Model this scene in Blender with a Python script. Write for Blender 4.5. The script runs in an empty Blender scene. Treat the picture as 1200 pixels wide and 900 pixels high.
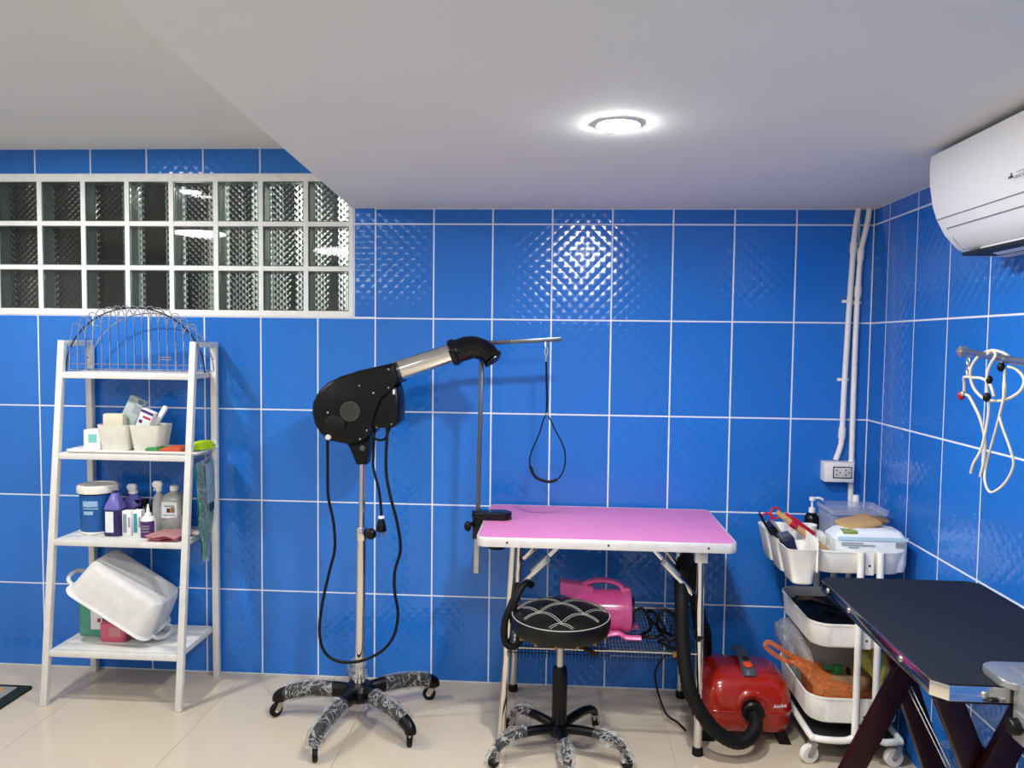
import bpy, bmesh, math, random
from mathutils import Vector, Matrix
random.seed(7)
C = bpy.context.scene.collection
PI = math.pi

# ------------------------------------------------------------------ camera, world, light, exposure
scn = bpy.context.scene
cam_d = bpy.data.cameras.new('camera'); cam = bpy.data.objects.new('camera', cam_d); C.objects.link(cam)
R_ = Vector((.99792, .06337, .01190)); F_ = Vector((-.06325, .99653, -.05407))
U_ = R_.cross(F_).normalized(); R_ = F_.cross(U_).normalized()
cam.matrix_world = Matrix(((R_.x, U_.x, -F_.x, 2.2996), (R_.y, U_.y, -F_.y, -3.3330), (R_.z, U_.z, -F_.z, 1.4815), (0, 0, 0, 1)))
cam_d.sensor_width = 36; cam_d.lens = 924.87 * 36 / 1200; cam_d.clip_start = .05
scn.camera = cam
w = bpy.data.worlds.new('night'); scn.world = w; w.use_nodes = True
w.node_tree.nodes['Background'].inputs[0].default_value = (.05, .07, .10, 1)
w.node_tree.nodes['Background'].inputs[1].default_value = .25
scn.view_settings.view_transform = 'Standard'; scn.view_settings.look = 'None'
scn.view_settings.gamma = 1; scn.view_settings.use_curve_mapping = False
scn.view_settings.exposure = 1.52
LAMP = (1.0, .985, .96)
LENS = 330.0          # radiance of the lens of a downlight
CEIL, CEIL2 = 2.036, 2.29

def unseen_lamp(name, x, y, z, r=.055, watts=None):
    d = bpy.data.lights.new(name, 'AREA'); d.shape = 'DISK'; d.size = 2 * r
    d.energy = watts if watts else LENS * PI * PI * r * r; d.color = LAMP
    o = bpy.data.objects.new(name, d); C.objects.link(o); o.location = (x, y, z - .012)
    return o
# lamps outside the frame: two inferred downlights, the broader ones added as fill
for x, y, z, r, k in ((2.40, -2.25, CEIL, .14, .9), (2.40, -3.8, CEIL, .3, .45), (.25, -.92, CEIL2, .055, .85), (-.5, -2.6, CEIL2, .2, .9), (.4, -3.8, CEIL2, .38, .7)):
    unseen_lamp('downlight_lamp', x, y, z, r, k * LENS * PI * PI * .055 ** 2)
# unseen lamp added outside to brighten the boards behind the glass blocks
pd = bpy.data.lights.new('porch_lamp', 'AREA'); pd.shape = 'RECTANGLE'; pd.size = .5; pd.size_y = .12; pd.energy = 9; pd.color = (1, .98, .92)
po = bpy.data.objects.new('porch_lamp', pd); C.objects.link(po); po.location = (1.25, .62, 2.5); po.rotation_euler = (math.radians(-12), 0, 0)

# ------------------------------------------------------------------ helpers
W = {}
def lin(c):
    if isinstance(c, str): c = tuple(int(c[i:i + 2], 16) / 255 for i in (0, 2, 4))
    return tuple(v / 12.92 if v <= .04045 else ((v + .055) / 1.055) ** 2.4 for v in c)
MATS = {}
def mat(name, col, rough=.5, metal=0, var=.06, vscale=25, bump=0, bscale=200, trans=0, ior=1.45, coat=0, emit=0, spec=.5, sub=0):
    m = bpy.data.materials.new(name); m.use_nodes = True; MATS[name] = m
    nt = m.node_tree; n = nt.nodes; L = nt.links; p = n['Principled BSDF']
    c = lin(col)
    p.inputs['Roughness'].default_value = rough; p.inputs['Metallic'].default_value = metal
    p.inputs['IOR'].default_value = ior; p.inputs['Transmission Weight'].default_value = trans
    p.inputs['Coat Weight'].default_value = coat; p.inputs['Coat Roughness'].default_value = .08
    p.inputs['Specular IOR Level'].default_value = spec
    if sub:
        p.inputs['Subsurface Weight'].default_value = sub; p.inputs['Subsurface Radius'].default_value = (.02, .02, .02)
    p.inputs['Base Color'].default_value = (*c, 1)
    tc = n.new('ShaderNodeTexCoord')
    if var:
        no = n.new('ShaderNodeTexNoise'); no.inputs['Scale'].default_value = vscale; no.inputs['Detail'].default_value = 3
        L.new(tc.outputs['Object'], no.inputs['Vector'])
        mr = n.new('ShaderNodeMapRange'); mr.inputs[1].default_value = .3; mr.inputs[2].default_value = .7
        mr.inputs[3].default_value = 1 - var; mr.inputs[4].default_value = 1 + var
        L.new(no.outputs['Fac'], mr.inputs[0])
        mx = n.new('ShaderNodeVectorMath'); mx.operation = 'SCALE'; mx.inputs[0].default_value = c
        L.new(mr.outputs[0], mx.inputs['Scale']); L.new(mx.outputs[0], p.inputs['Base Color'])
    if bump:
        nb = n.new('ShaderNodeTexNoise'); nb.inputs['Scale'].default_value = bscale; nb.inputs['Detail'].default_value = 2
        L.new(tc.outputs['Object'], nb.inputs['Vector'])
        b = n.new('ShaderNodeBump'); b.inputs['Strength'].default_value = 1; b.inputs['Distance'].default_value = bump
        L.new(nb.outputs['Fac'], b.inputs['Height']); L.new(b.outputs[0], p.inputs['Normal'])
    if emit:
        p.inputs['Emission Color'].default_value = (*LAMP, 1); p.inputs['Emission Strength'].default_value = emit
    return m
def film(name, col, alpha=.25, rough=.12, wrinkle=.004, scale=60, crease=.3):
    """thin clear plastic film: mostly see-through, tinted, with glossy creases"""
    m = bpy.data.materials.new(name); m.use_nodes = True; MATS[name] = m
    nt = m.node_tree; n = nt.nodes; L = nt.links
    for x in list(n): n.remove(x)
    out = n.new('ShaderNodeOutputMaterial'); tr = n.new('ShaderNodeBsdfTransparent'); pr = n.new('ShaderNodeBsdfPrincipled')
    c = lin(col); tr.inputs[0].default_value = (*[.55 + .45 * v for v in c], 1)
    pr.inputs['Base Color'].default_value = (*c, 1); pr.inputs['Roughness'].default_value = rough
    mix = n.new('ShaderNodeMixShader'); lw = n.new('ShaderNodeLayerWeight'); lw.inputs[0].default_value = .35
    tc = n.new('ShaderNodeTexCoord'); no = n.new('ShaderNodeTexNoise'); no.inputs['Scale'].default_value = scale
    no.inputs['Detail'].default_value = 3; no.inputs['Distortion'].default_value = 1.2
    b = n.new('ShaderNodeBump'); b.inputs['Strength'].default_value = 1; b.inputs['Distance'].default_value = wrinkle
    L.new(tc.outputs['Object'], no.inputs['Vector']); L.new(no.outputs['Fac'], b.inputs['Height'])
    L.new(b.outputs[0], pr.inputs['Normal']); L.new(b.outputs[0], lw.inputs['Normal'])
    ad = n.new('ShaderNodeMath'); ad.operation = 'MULTIPLY_ADD'; ad.inputs[1].default_value = .38; ad.inputs[2].default_value = alpha; ad.use_clamp = True
    L.new(lw.outputs['Fresnel'], ad.inputs[0])
    n2 = n.new('ShaderNodeTexNoise'); n2.inputs['Scale'].default_value = scale * .33; n2.inputs['Detail'].default_value = 2; n2.inputs['Distortion'].default_value = 2.2
    L.new(tc.outputs['Object'], n2.inputs['Vector'])
    ab = n.new('ShaderNodeMath'); ab.operation = 'COMPARE'; ab.inputs[1].default_value = .5; ab.inputs[2].default_value = .03; L.new(n2.outputs['Fac'], ab.inputs[0])
    a2 = n.new('ShaderNodeMath'); a2.operation = 'MULTIPLY_ADD'; a2.inputs[1].default_value = crease; a2.use_clamp = True
    L.new(ab.outputs[0], a2.inputs[0]); L.new(ad.outputs[0], a2.inputs[2]); L.new(a2.outputs[0], mix.inputs[0])
    L.new(tr.outputs[0], mix.inputs[1]); L.new(pr.outputs[0], mix.inputs[2]); L.new(mix.outputs[0], out.inputs[0])
    return m

def catmull(pts, sub=5, closed=False):
    P = [Vector(p) for p in pts]; n = len(P); out = []
    for i in range(n if closed else n - 1):
        a = P[(i - 1) % n] if closed or i > 0 else P[0]; b = P[i]; c = P[(i + 1) % n]
        d = P[(i + 2) % n] if closed or i + 2 < n else P[-1]
        for k in range(sub):
            t = k / sub
            out.append(.5 * ((2 * b) + (c - a) * t + (2 * a - 5 * b + 4 * c - d) * t * t + (3 * b - a - 3 * c + d) * t ** 3))
    if not closed: out.append(P[-1])
    return out
def rrect(x0, x1, y0, y1, r, seg=5):
    o = []
    for cx, cy, a0 in ((x1 - r, y1 - r, 0), (x0 + r, y1 - r, 90), (x0 + r, y0 + r, 180), (x1 - r, y0 + r, 270)):
        for k in range(seg + 1):
            a = math.radians(a0 + 90 * k / seg); o.append((cx + r * math.cos(a), cy + r * math.sin(a)))
    return o
XZ = Matrix(((1, 0, 0, 0), (0, 0, 1, 0), (0, 1, 0, 0), (0, 0, 0, 1)))    # local (u,v,w) -> world (u, w, v)
YZ = Matrix(((0, 0, 1, 0), (1, 0, 0, 0), (0, 1, 0, 0), (0, 0, 0, 1)))    # local (u,v,w) -> world (w, u, v)
def T(*v): return Matrix.Translation(v)
def rot(ax, deg): return Matrix.Rotation(math.radians(deg), 4, ax)

class MB:
    def __init__(s): s.bm = bmesh.new()
    def _new(s, verts, faces, M=None):
        vs = [s.bm.verts.new(M @ Vector(v) if M else Vector(v)) for v in verts]
        for f in faces:
            try: s.bm.faces.new([vs[i] for i in f])
            except ValueError: pass
        return vs
    def box(s, c, size, M=None, bev=0, seg=2):
        x, y, z = (v / 2 for v in size)
        b = bmesh.new()
        vs = [b.verts.new((c[0] + i * x, c[1] + j * y, c[2] + k * z)) for i in (-1, 1) for j in (-1, 1) for k in (-1, 1)]
        for f in ((0, 1, 3, 2), (4, 6, 7, 5), (0, 4, 5, 1), (2, 3, 7, 6), (0, 2, 6, 4), (1, 5, 7, 3)): b.faces.new([vs[i] for i in f])
        if bev: bmesh.ops.bevel(b, geom=b.edges[:], offset=bev, segments=seg, profile=.5, affect='EDGES')
        s._merge(b, M); return s
    def _merge(s, b, M=None):
        b.verts.index_update()
        vs = [s.bm.verts.new(M @ v.co if M else v.co) for v in b.verts]
        for f in b.faces:
            try: s.bm.faces.new([vs[v.index] for v in f.verts])
            except ValueError: pass
        b.free()
    def span(s, a, b, bev=0, M=None):
        s.box([(a[i] + b[i]) / 2 for i in range(3)], [abs(b[i] - a[i]) for i in range(3)], M, bev); return s
    def bar(s, p0, p1, wid, dep, ref=(0, 1, 0), bev=0):
        p0, p1 = Vector(p0), Vector(p1); d = p1 - p0; z = d.normalized(); y = Vector(ref); y = (y - z * y.dot(z)).normalized(); x = y.cross(z)
        M = Matrix(((x.x, y.x, z.x, p0.x), (x.y, y.y, z.y, p0.y), (x.z, y.z, z.z, p0.z), (0, 0, 0, 1)))
        s.box((0, 0, d.length / 2), (wid, dep, d.length), M, bev); return s
    def tube(s, pts, r, n=8, smooth=True, closed=False, sub=5, caps=True, flat=1.0):
        P = catmull(pts, sub, closed) if smooth else [Vector(p) for p in pts]
        m = len(P); rings = []; up = None
        for i, p in enumerate(P):
            t = (P[(i + 1) % m] - P[i - 1]) if closed else (P[min(i + 1, m - 1)] - P[max(i - 1, 0)])
            t = t.normalized() if t.length > 1e-9 else Vector((0, 0, 1))
            if up is None:
                up = Vector((0, 1, 0)) if abs(t.y) < .9 else Vector((1, 0, 0))
            up = (up - t * up.dot(t))
            up = up.normalized() if up.length > 1e-6 else t.orthogonal().normalized()
            sd = t.cross(up)
            rr = r if not callable(r) else r(i / max(1, m - 1))
            rings.append([s.bm.verts.new(p + (sd * math.cos(2 * PI * k / n) + up * math.sin(2 * PI * k / n) * flat) * rr) for k in range(n)])
        for i in range(m if closed else m - 1):
            a, b = rings[i], rings[(i + 1) % m]
            for k in range(n): s.bm.faces.new((a[k], a[(k + 1) % n], b[(k + 1) % n], b[k]))
        if caps and not closed:
            s.bm.faces.new(rings[0][::-1]); s.bm.faces.new(rings[-1])
        return s
    def cyl(s, p0, p1, r, r1=None, n=20):
        r1 = r if r1 is None else r1
        return s.tube([p0, p1], lambda t: r + (r1 - r) * t, n, smooth=False)
    def lathe(s, prof, M=None, n=28, closed=False):
        """prof: (radius, height) list round the local z axis"""
        rings = []
        for (r, h) in prof:
            if r < 1e-6: rings.append([s.bm.verts.new(M @ Vector((0, 0, h)) if M else Vector((0, 0, h)))])
            else: rings.append([s.bm.verts.new((M @ Vector((r * math.cos(2 * PI * k / n), r * math.sin(2 * PI * k / n), h))) if M else Vector((r * math.cos(2 * PI * k / n), r * math.sin(2 * PI * k / n), h))) for k in range(n)])
        q = list(zip(rings, rings[1:])) + ([(rings[-1], rings[0])] if closed else [])
        for a, b in q:
            for k in range(n):
                k2 = (k + 1) % n
                if len(a) == 1 and len(b) == 1: continue
                if len(a) == 1: s.bm.faces.new((a[0], b[k], b[k2]))
                elif len(b) == 1: s.bm.faces.new((a[k], a[k2], b[0]))
                else: s.bm.faces.new((a[k], a[k2], b[k2], b[k]))
        return s
    def prism(s, poly, w0, w1, M=None, bev=0, seg=2):
        b = bmesh.new(); n = len(poly)
        a = [b.verts.new((x, y, w0)) for x, y in poly]; c = [b.verts.new((x, y, w1)) for x, y in poly]
        b.faces.new(a[::-1]); b.faces.new(c)
        for k in range(n): b.faces.new((a[k], a[(k + 1) % n], c[(k + 1) % n], c[k]))
        if bev:
            es = [e for e in b.edges if abs(e.verts[0].co.z - e.verts[1].co.z) < 1e-9]
            bmesh.ops.bevel(b, geom=es, offset=bev, segments=seg, profile=.5, affect='EDGES')
        s._merge(b, M); return s
    def loft(s, loops, M=None, cap0=True, cap1=True):
        rs = [[s.bm.verts.new(M @ Vector(p) if M else Vector(p)) for p in lp] for lp in loops]
        n = len(rs[0])
        for a, b in zip(rs, rs[1:]):
            for k in range(n): s.bm.faces.new((a[k], a[(k + 1) % n], b[(k + 1) % n], b[k]))
        if cap0: s.bm.faces.new(rs[0][::-1])
        if cap1: s.bm.faces.new(rs[-1])
        return s
    def tray(s, x0, x1, y0, y1, z0, z1, r, t=.003, draft=0, lip=0, M=None, seg=5):
        lp = []
        def ring(i, z, d): return [(x, y, z) for x, y in rrect(x0 + i + d, x1 - i - d, y0 + i + d, y1 - i - d, max(.004, r - i), seg)]
        lp.append(ring(.006, z0, draft)); lp.append(ring(0, z0 + .006, draft)); lp.append(ring(0, z1 - (.006 if lip else 0), 0))
        if lip: lp += [ring(-lip, z1 - .006, 0), ring(-lip, z1, 0)]
        lp += [ring(t, z1, 0), ring(t, z0 + .006 + t, draft), ring(.006 + t, z0 + t, draft)]
        return s.loft(lp, M)
    def sphere(s, c, r, M=None, u=14, v=9):
        if not hasattr(r, '__len__'): r = (r, r, r)
        Q = T(*c) @ Matrix.Diagonal((*r, 1))
        if M: Q = M @ Q
        return s.lathe([(math.sin(PI * i / v), -math.cos(PI * i / v)) for i in range(v + 1)], Q, u)
    def sheet(s, fn, nu, nv, thick=0):
        g = [[s.bm.verts.new(fn(i / nu, j / nv)) for j in range(nv + 1)] for i in range(nu + 1)]
        fs = [s.bm.faces.new((g[i][j], g[i + 1][j], g[i + 1][j + 1], g[i][j + 1])) for i in range(nu) for j in range(nv)]
        if thick: bmesh.ops.solidify(s.bm, geom=fs, thickness=thick)
        return s
    def jitter(s, a, seed=1):
        rr = random.Random(seed)
        for v in s.bm.verts: v.co += Vector((rr.uniform(-a, a), rr.uniform(-a, a), rr.uniform(-a, a)))
        return s
    def build(s, name, m, parent=None, smooth=True, ang=38):
        bmesh.ops.recalc_face_normals(s.bm, faces=s.bm.faces[:])
        if parent is not None: s.bm.transform(W[parent.name].inverted())
        me = bpy.data.meshes.new(name); s.bm.to_mesh(me); s.bm.free()
        me.materials.append(MATS[m] if isinstance(m, str) else m)
        if smooth:
            me.polygons.foreach_set('use_smooth', [True] * len(me.polygons)); me.set_sharp_from_angle(angle=math.radians(ang))
        o = bpy.data.objects.new(name, me); C.objects.link(o)
        W[o.name] = W[parent.name].copy() if parent is not None else Matrix()
        if parent is not None: o.parent = parent
        return o
def tag(o, label, cat=None, group=None):
    if label: o['label'] = label
    if cat: o['category'] = cat
    if group: o['group'] = group
    return o
def thing(name, label, cat, loc, rotz=0, group=None):
    o = bpy.data.objects.new(name, None); C.objects.link(o); o.location = loc; o.rotation_euler = (0, 0, rotz); o.empty_display_size = .05
    W[o.name] = T(*loc) @ Matrix.Rotation(rotz, 4, 'Z')
    return tag(o, label, cat, group)
def solo(mb, name, m, label, cat, group=None, **k): return tag(mb.build(name, m, None, **k), label, cat, group)
def struct(o): o['kind'] = 'structure'; return o
def inst(src, name, parent, M):
    """a sibling that shares the mesh of src, placed by a local matrix"""
    o = bpy.data.objects.new(name, src.data if hasattr(src, 'data') else src); C.objects.link(o); o.parent = parent
    o.matrix_local = M; W[o.name] = W[parent.name] @ M
    return o
def text_mesh(name, body, size, M, m, parent, extrude=.0004):
    cu = bpy.data.curves.new(name, 'FONT'); cu.body = body; cu.size = size; cu.extrude = extrude; cu.align_x = 'LEFT'
    tmp = bpy.data.objects.new(name + '_tmp', cu); C.objects.link(tmp)
    bpy.context.view_layer.update()
    me = bpy.data.meshes.new_from_object(tmp.evaluated_get(bpy.context.evaluated_depsgraph_get()))
    bpy.data.objects.remove(tmp); bpy.data.curves.remove(cu)
    me.transform(W[parent.name].inverted() @ M); me.materials.clear(); me.materials.append(MATS[m]); me.name = name
    o = bpy.data.objects.new(name, me); C.objects.link(o); o.parent = parent; W[o.name] = W[parent.name].copy()
    return o

# ------------------------------------------------------------------ materials
def tile_mat():
    m = bpy.data.materials.new('blue_embossed_tile'); m.use_nodes = True; MATS['tile'] = m
    nt = m.node_tree; n = nt.nodes; L = nt.links; p = n['Principled BSDF']
    p.inputs['Roughness'].default_value = .11; p.inputs['IOR'].default_value = 1.5
    tc = n.new('ShaderNodeTexCoord'); sp = n.new('ShaderNodeSeparateXYZ'); L.new(tc.outputs['Object'], sp.inputs[0])
    def mth(op, a, b=None, v=None):
        k = n.new('ShaderNodeMath'); k.operation = op
        L.new(a, k.inputs[0])
        if b is not None: L.new(b, k.inputs[1])
        elif v is not None: k.inputs[1].default_value = v
        return k.outputs[0]
    sx = mth('MULTIPLY', sp.outputs[0], v=20.12); sz = mth('MULTIPLY', sp.outputs[2], v=20.08)
    def cell(op):
        q = mth('FRACT', mth(op, sx, sz)); q = mth('MULTIPLY', q, v=2.0); q = mth('SUBTRACT', q, v=1.0); q = mth('ABSOLUTE', q)
        q = mth('POWER', q, v=1.75)
        k = n.new('ShaderNodeMath'); k.operation = 'SUBTRACT'; k.inputs[0].default_value = 1; L.new(q, k.inputs[1]); return k.outputs[0]
    h = mth('MULTIPLY', cell('ADD'), cell('SUBTRACT'))
    b = n.new('ShaderNodeBump'); b.inputs['Strength'].default_value = 1; b.inputs['Distance'].default_value = .00066
    L.new(h, b.inputs['Height']); L.new(b.outputs[0], p.inputs['Normal'])
    oi = n.new('ShaderNodeObjectInfo'); mr = n.new('ShaderNodeMapRange'); mr.inputs[3].default_value = .93; mr.inputs[4].default_value = 1.07
    L.new(oi.outputs['Random'], mr.inputs[0])
    vm = n.new('ShaderNodeVectorMath'); vm.operation = 'SCALE'; vm.inputs[0].default_value = (.017, .158, .575)
    L.new(mr.outputs[0], vm.inputs['Scale']); L.new(vm.outputs[0], p.inputs['Base Color'])
tile_mat()
mat('grout', 'dfe6f0', .8, var=.05); mat('ceiling_paint', 'dee1df', .9, var=.015, vscale=2); mat('wall_paint', 'd8d6d2', .9, var=.02)
mat('floor_tile', 'c9bba6', .16, var=.03, vscale=3); mat('floor_grout', 'bdb09c', .8)
mat('white_frame', 'e6e8e6', .5); mat('block_side', '4e5f5c', .2, var=.1, vscale=40); mat('block_glass', 'f4f8f6', .02, trans=1, ior=1.4, var=0)
mat('outside_dark', '10141a', .8); mat('outside_pale', 'd5d8d6', .8)
mat('white_steel', 'dad9d4', .35); mat('chrome', 'e2e0dc', .1, 1, var=.02); mat('wire', 'c9ccd2', .18, 1, var=.02); mat('brushed', 'b8b8b8', .3, 1)
mat('black_plastic', '050609', .36, bump=.0002, bscale=400, spec=.3); mat('black_gloss', '040507', .16, spec=.4); mat('black_rubber', '070708', .6, spec=.3); mat('steel_dark', '62666e', .32, .9)
mat('black_leather', '08090a', .36, bump=.0004, bscale=180, spec=.35); mat('stitch', 'a6a69e', .7); mat('brass', '8a6a40', .4, .8)
mat('grey_grille', '4d4a42', .7, var=.25, vscale=300); mat('light_knob', 'd6d3c8', .4); mat('screw', 'b9b6ae', .3, .9)
mat('pink_top', 'd680b6', .45, bump=.0002, bscale=500, var=.03); mat('aluminium', 'd8d6d4', .35, .35)
mat('pink_paint', 'e0559c', .22, coat=.5); mat('pink_plastic', 'd8609c', .35); mat('red_plastic', '9a1c0e', .25, coat=.4, var=.03)
mat('dark_wire', '1c222e', .4, .6); mat('grey_plastic', '444c58', .3); mat('orange_red', 'd8481c', .4)
mat('maroon_paint', '26070e', .35, bump=.0002, spec=.35); mat('black_mat', '0b0d15', .65, bump=.0007, bscale=350, var=.15, vscale=120)
mat('magenta_film', '8a1c5c', .25, .5, var=.4, vscale=30); mat('grey_cast', 'a2a5a8', .35, .7)
mat('cart_white', 'eceae4', .38); mat('caster_white', 'e4e2dc', .5); mat('dark_grey', '26282c', .6)
mat('ac_white', 'e4e5e8', .4, var=.01); mat('ac_line', '77787c', .5); mat('ac_dark', '15161a', .6); mat('ac_text', '8c8e94', .5); mat('ac_mark', '202226', .5)
mat('pvc', 'eceae6', .4); mat('socket_face', 'cfcdc6', .45); mat('black_hole', '050505', .9)
mat('cord_cream', 'c6bdaa', .65, bump=.0005, bscale=500); mat('cord_black', '050506', .5, spec=.3); mat('red_bead', '8c1420', .4)
mat('cream_pot', 'dcdacd', .5); mat('bristle', 'd8d0ba', .85, bump=.003, bscale=250); mat('grey_card', 'a6b2b2', .6); mat('card_white', 'ebebee', .6)
mat('ink_blue', '3c5a78', .6); mat('ink_grey', '8d959c', .6); mat('ink_red', 'b02030', .6); mat('ink_purple', '4a2a6a', .6); mat('ink_teal', '2f93a0', .6); mat('ink_brown', '4a2c20', .7)
mat('mint', '7cc4bc', .5); mat('lime', 'b2d810', .6, var=.2); mat('pack_green', '1f7a34', .5); mat('pack_red', 'c0522e', .5)
mat('tub_blue', '155ca6', .35); mat('tub_lid', 'e2e0d6', .45); mat('label_pale', '8fb6d6', .6); mat('purple_bottle', '252058', .3, var=.1); mat('purple_clear', '6a62b0', .25)
mat('bottle_white', 'eeeeec', .35); mat('pale_clear', 'd6d8d4', .25, trans=.45, var=0); mat('pink_cloth', 'e6aeb4', .9, bump=.001); mat('teal_bristle', '12a090', .6, bump=.004, bscale=200, var=.4, vscale=60)
mat('basin_white', 'd9d8d5', .35); mat('green_bottle', '58a28e', .35); mat('pink_bottle', 'd0607c', .35)
mat('mat_green', '11201c', .9, bump=.002); mat('mat_orange', 'c8814c', .9, var=.3); mat('mat_grey', '8a8c88', .9)
mat('red_handle', 'b3122c', .35); mat('wood', 'b08a5c', .6, var=.2, vscale=40); mat('scissor_red', 'c22038', .3)
mat('kraft', 'c09a68', .8, var=.1); mat('pack_blue', 'b9d6e6', .35); mat('pack_white', 'e2e6ea', .35, bump=.003, bscale=40); mat('pack_leaf', '8ca050', .5)
mat('bag_grey', 'c4c2bc', .5); mat('tan_item', '8c6a48', .7, var=.3); mat('navy', '10163a', .5); mat('dark_green', '0f5a2a', .5); mat('yellow_green', 'b2ac50', .6, var=.3); mat('pale_pink', 'c88a8a', .6)
film('wrap', 'f2f2f2', .03, .1, .008, 50, .27); film('bag_clear', 'eef0f2', .10, .15, .006, 40, .14); film('bag_orange', 'f7904e', .3, .18, .006, 45, .12); film('lid_clear', 'dfe4f0', .12, .1, .002, 30, 0)
m = mat('lens_emitter', 'ffffff', .5, var=0, emit=LENS)

# ------------------------------------------------------------------ the setting
TH, TW, RW = .39845, .25, .24852
ZB = 1.57285
XR = 3.5592
XL, YF = -1.7, -5.0
G = .0032   # half joint
floor = struct(MB().span((XL, YF, -.06), (XR + .15, .12, -.003)).build('floor', 'floor_grout', smooth=False))
WX0, WX1, WZ0, WZ1 = -.98, 1.396, 1.575, 2.181
wall_back = struct(MB().span((XL, .0012, 0), (XR + .15, .12, WZ0)).span((XL, .0012, WZ1), (XR + .15, .12, 2.4)).span((WX1, .0012, WZ0), (XR + .15, .12, WZ1)).span((XL, .0012, WZ0), (WX0, .12, WZ1)).build('wall_back', 'grout', smooth=False))
wall_right = struct(MB().span((XR + .0009, YF, 0), (XR + .12, .003, 2.4)).build('wall_right', 'grout', smooth=False))
wall_left = struct(MB().span((XL - .1, YF, 0), (XL, .12, 2.4)).build('wall_left', 'wall_paint', smooth=False))
wall_front = struct(MB().span((XL - .1, YF - .1, 0), (XR + .15, YF, 2.4)).build('wall_front', 'wall_paint', smooth=False))
cb = MB()
cb.prism([(1.396, .1), (XR + .12, .1), (XR + .12, YF), (1.40 + .072 * -YF, YF)], CEIL, 2.42)
cb.prism([(XL - .1, .1), (1.5, .1), (1.9, YF), (XL - .1, YF)], CEIL2, 2.42)
ceiling = struct(cb.build('ceiling', 'ceiling_paint', smooth=False))

cache = {}
def tile_piece(parent, name, m, ox, oz, u0, u1, v0, v1, place, thick=.006, bev=.0006):
    """one glazed tile, cut to (u0..u1, v0..v1) of its own cell"""
    key = (m, round(u0, 4), round(u1, 4), round(v0, 4), round(v1, 4))
    if key not in cache:
        b = MB(); b.box(((u0 + u1) / 2, thick / 2, (v0 + v1) / 2), (u1 - u0, thick, v1 - v0), None, bev, 1)
        bmesh.ops.recalc_face_normals(b.bm, faces=b.bm.faces[:])
        me = bpy.data.meshes.new(name); b.bm.to_mesh(me); b.bm.free(); me.materials.append(MATS[m]); cache[key] = me
    return inst(cache[key], name, parent, place(ox, oz))
rows = [ZB + TH * k for k in range(-4, 2)]            # lower edge of every row
def cells(z0, lo, hi): return max(z0, lo) + G, min(z0 + TH, hi) - G
# back wall
hole = (WX0, WX1, WZ0, WZ1)
for k in range(-7, 15):
    x0 = TW * k; x1 = min(x0 + TW, XR)
    if x1 - x0 < .02: continue
    top = CEIL2 if x0 < 1.4 else CEIL
    for zr in rows:
        a, b = max(zr, .003), min(zr + TH, top)
        if b - a < .02: continue
        parts = []
        if x1 <= WX0 or x0 >= WX1 or b <= WZ0 or a >= WZ1 + .001: parts = [(x0, x1, a, b)]
        else:
            if a < WZ0 - .01: parts.append((x0, x1, a, WZ0))
            if b > WZ1 + .01: parts.append((x0, x1, WZ1, b))
            if x1 > WX1 + .01: parts.append((WX1 + .012, x1, max(a, WZ0), min(b, WZ1)))
        for (p0, p1, q0, q1) in parts:
            tile_piece(wall_back, 'tile', 'tile', x0, zr, p0 - x0 + G, p1 - x0 - G, q0 - zr + G, q1 - zr - G, lambda ox, oz: T(ox, 0, oz))
# right wall
for k in range(-1, 20):
    y1 = -.1512 - RW * k; y0 = y1 - RW
    u0 = G
    if y0 < YF: continue
    if k == -1: y1 = 0
    for zr in rows:
        a, b = max(zr, .003), min(zr + TH, CEIL)
        if b - a < .02: continue
        yt = -.1512 - RW * k
        tile_piece(wall_right, 'tile', 'tile', yt, zr, (yt - y1) + G, RW - G, a - zr + G, b - zr - G, lambda oy, oz: T(XR, oy, oz) @ rot('Z', -90))
# floor tiles 60 x 60
for i in range(-8, 3):
    xa = 2.72 + .6 * i - .6 + .6; xb = min(xa + .6, XR)
    for j in range(0, 7):
        yb = -.9 - .6 * (j - 1) if j else 0; ya = max(yb - .6, YF) if j else -.9
        xa2 = max(xa, XL)
        if xb - xa2 < .03 or yb - ya < .03: continue
        key = ('floor', round(xb - xa2, 3), round(yb - ya, 3))
        if key not in cache:
            b = MB(); b.box((0, 0, -.004), (xb - xa2 - .0014, yb - ya - .0014, .008), None, .0005, 1)
            bmesh.ops.recalc_face_normals(b.bm, faces=b.bm.faces[:]); me = bpy.data.meshes.new('floor_tile'); b.bm.to_mesh(me); b.bm.free(); me.materials.append(MATS['floor_tile']); cache[key] = me
        inst(cache[key], 'floor_tile', floor, T((xa2 + xb) / 2, (ya + yb) / 2, 0))

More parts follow.
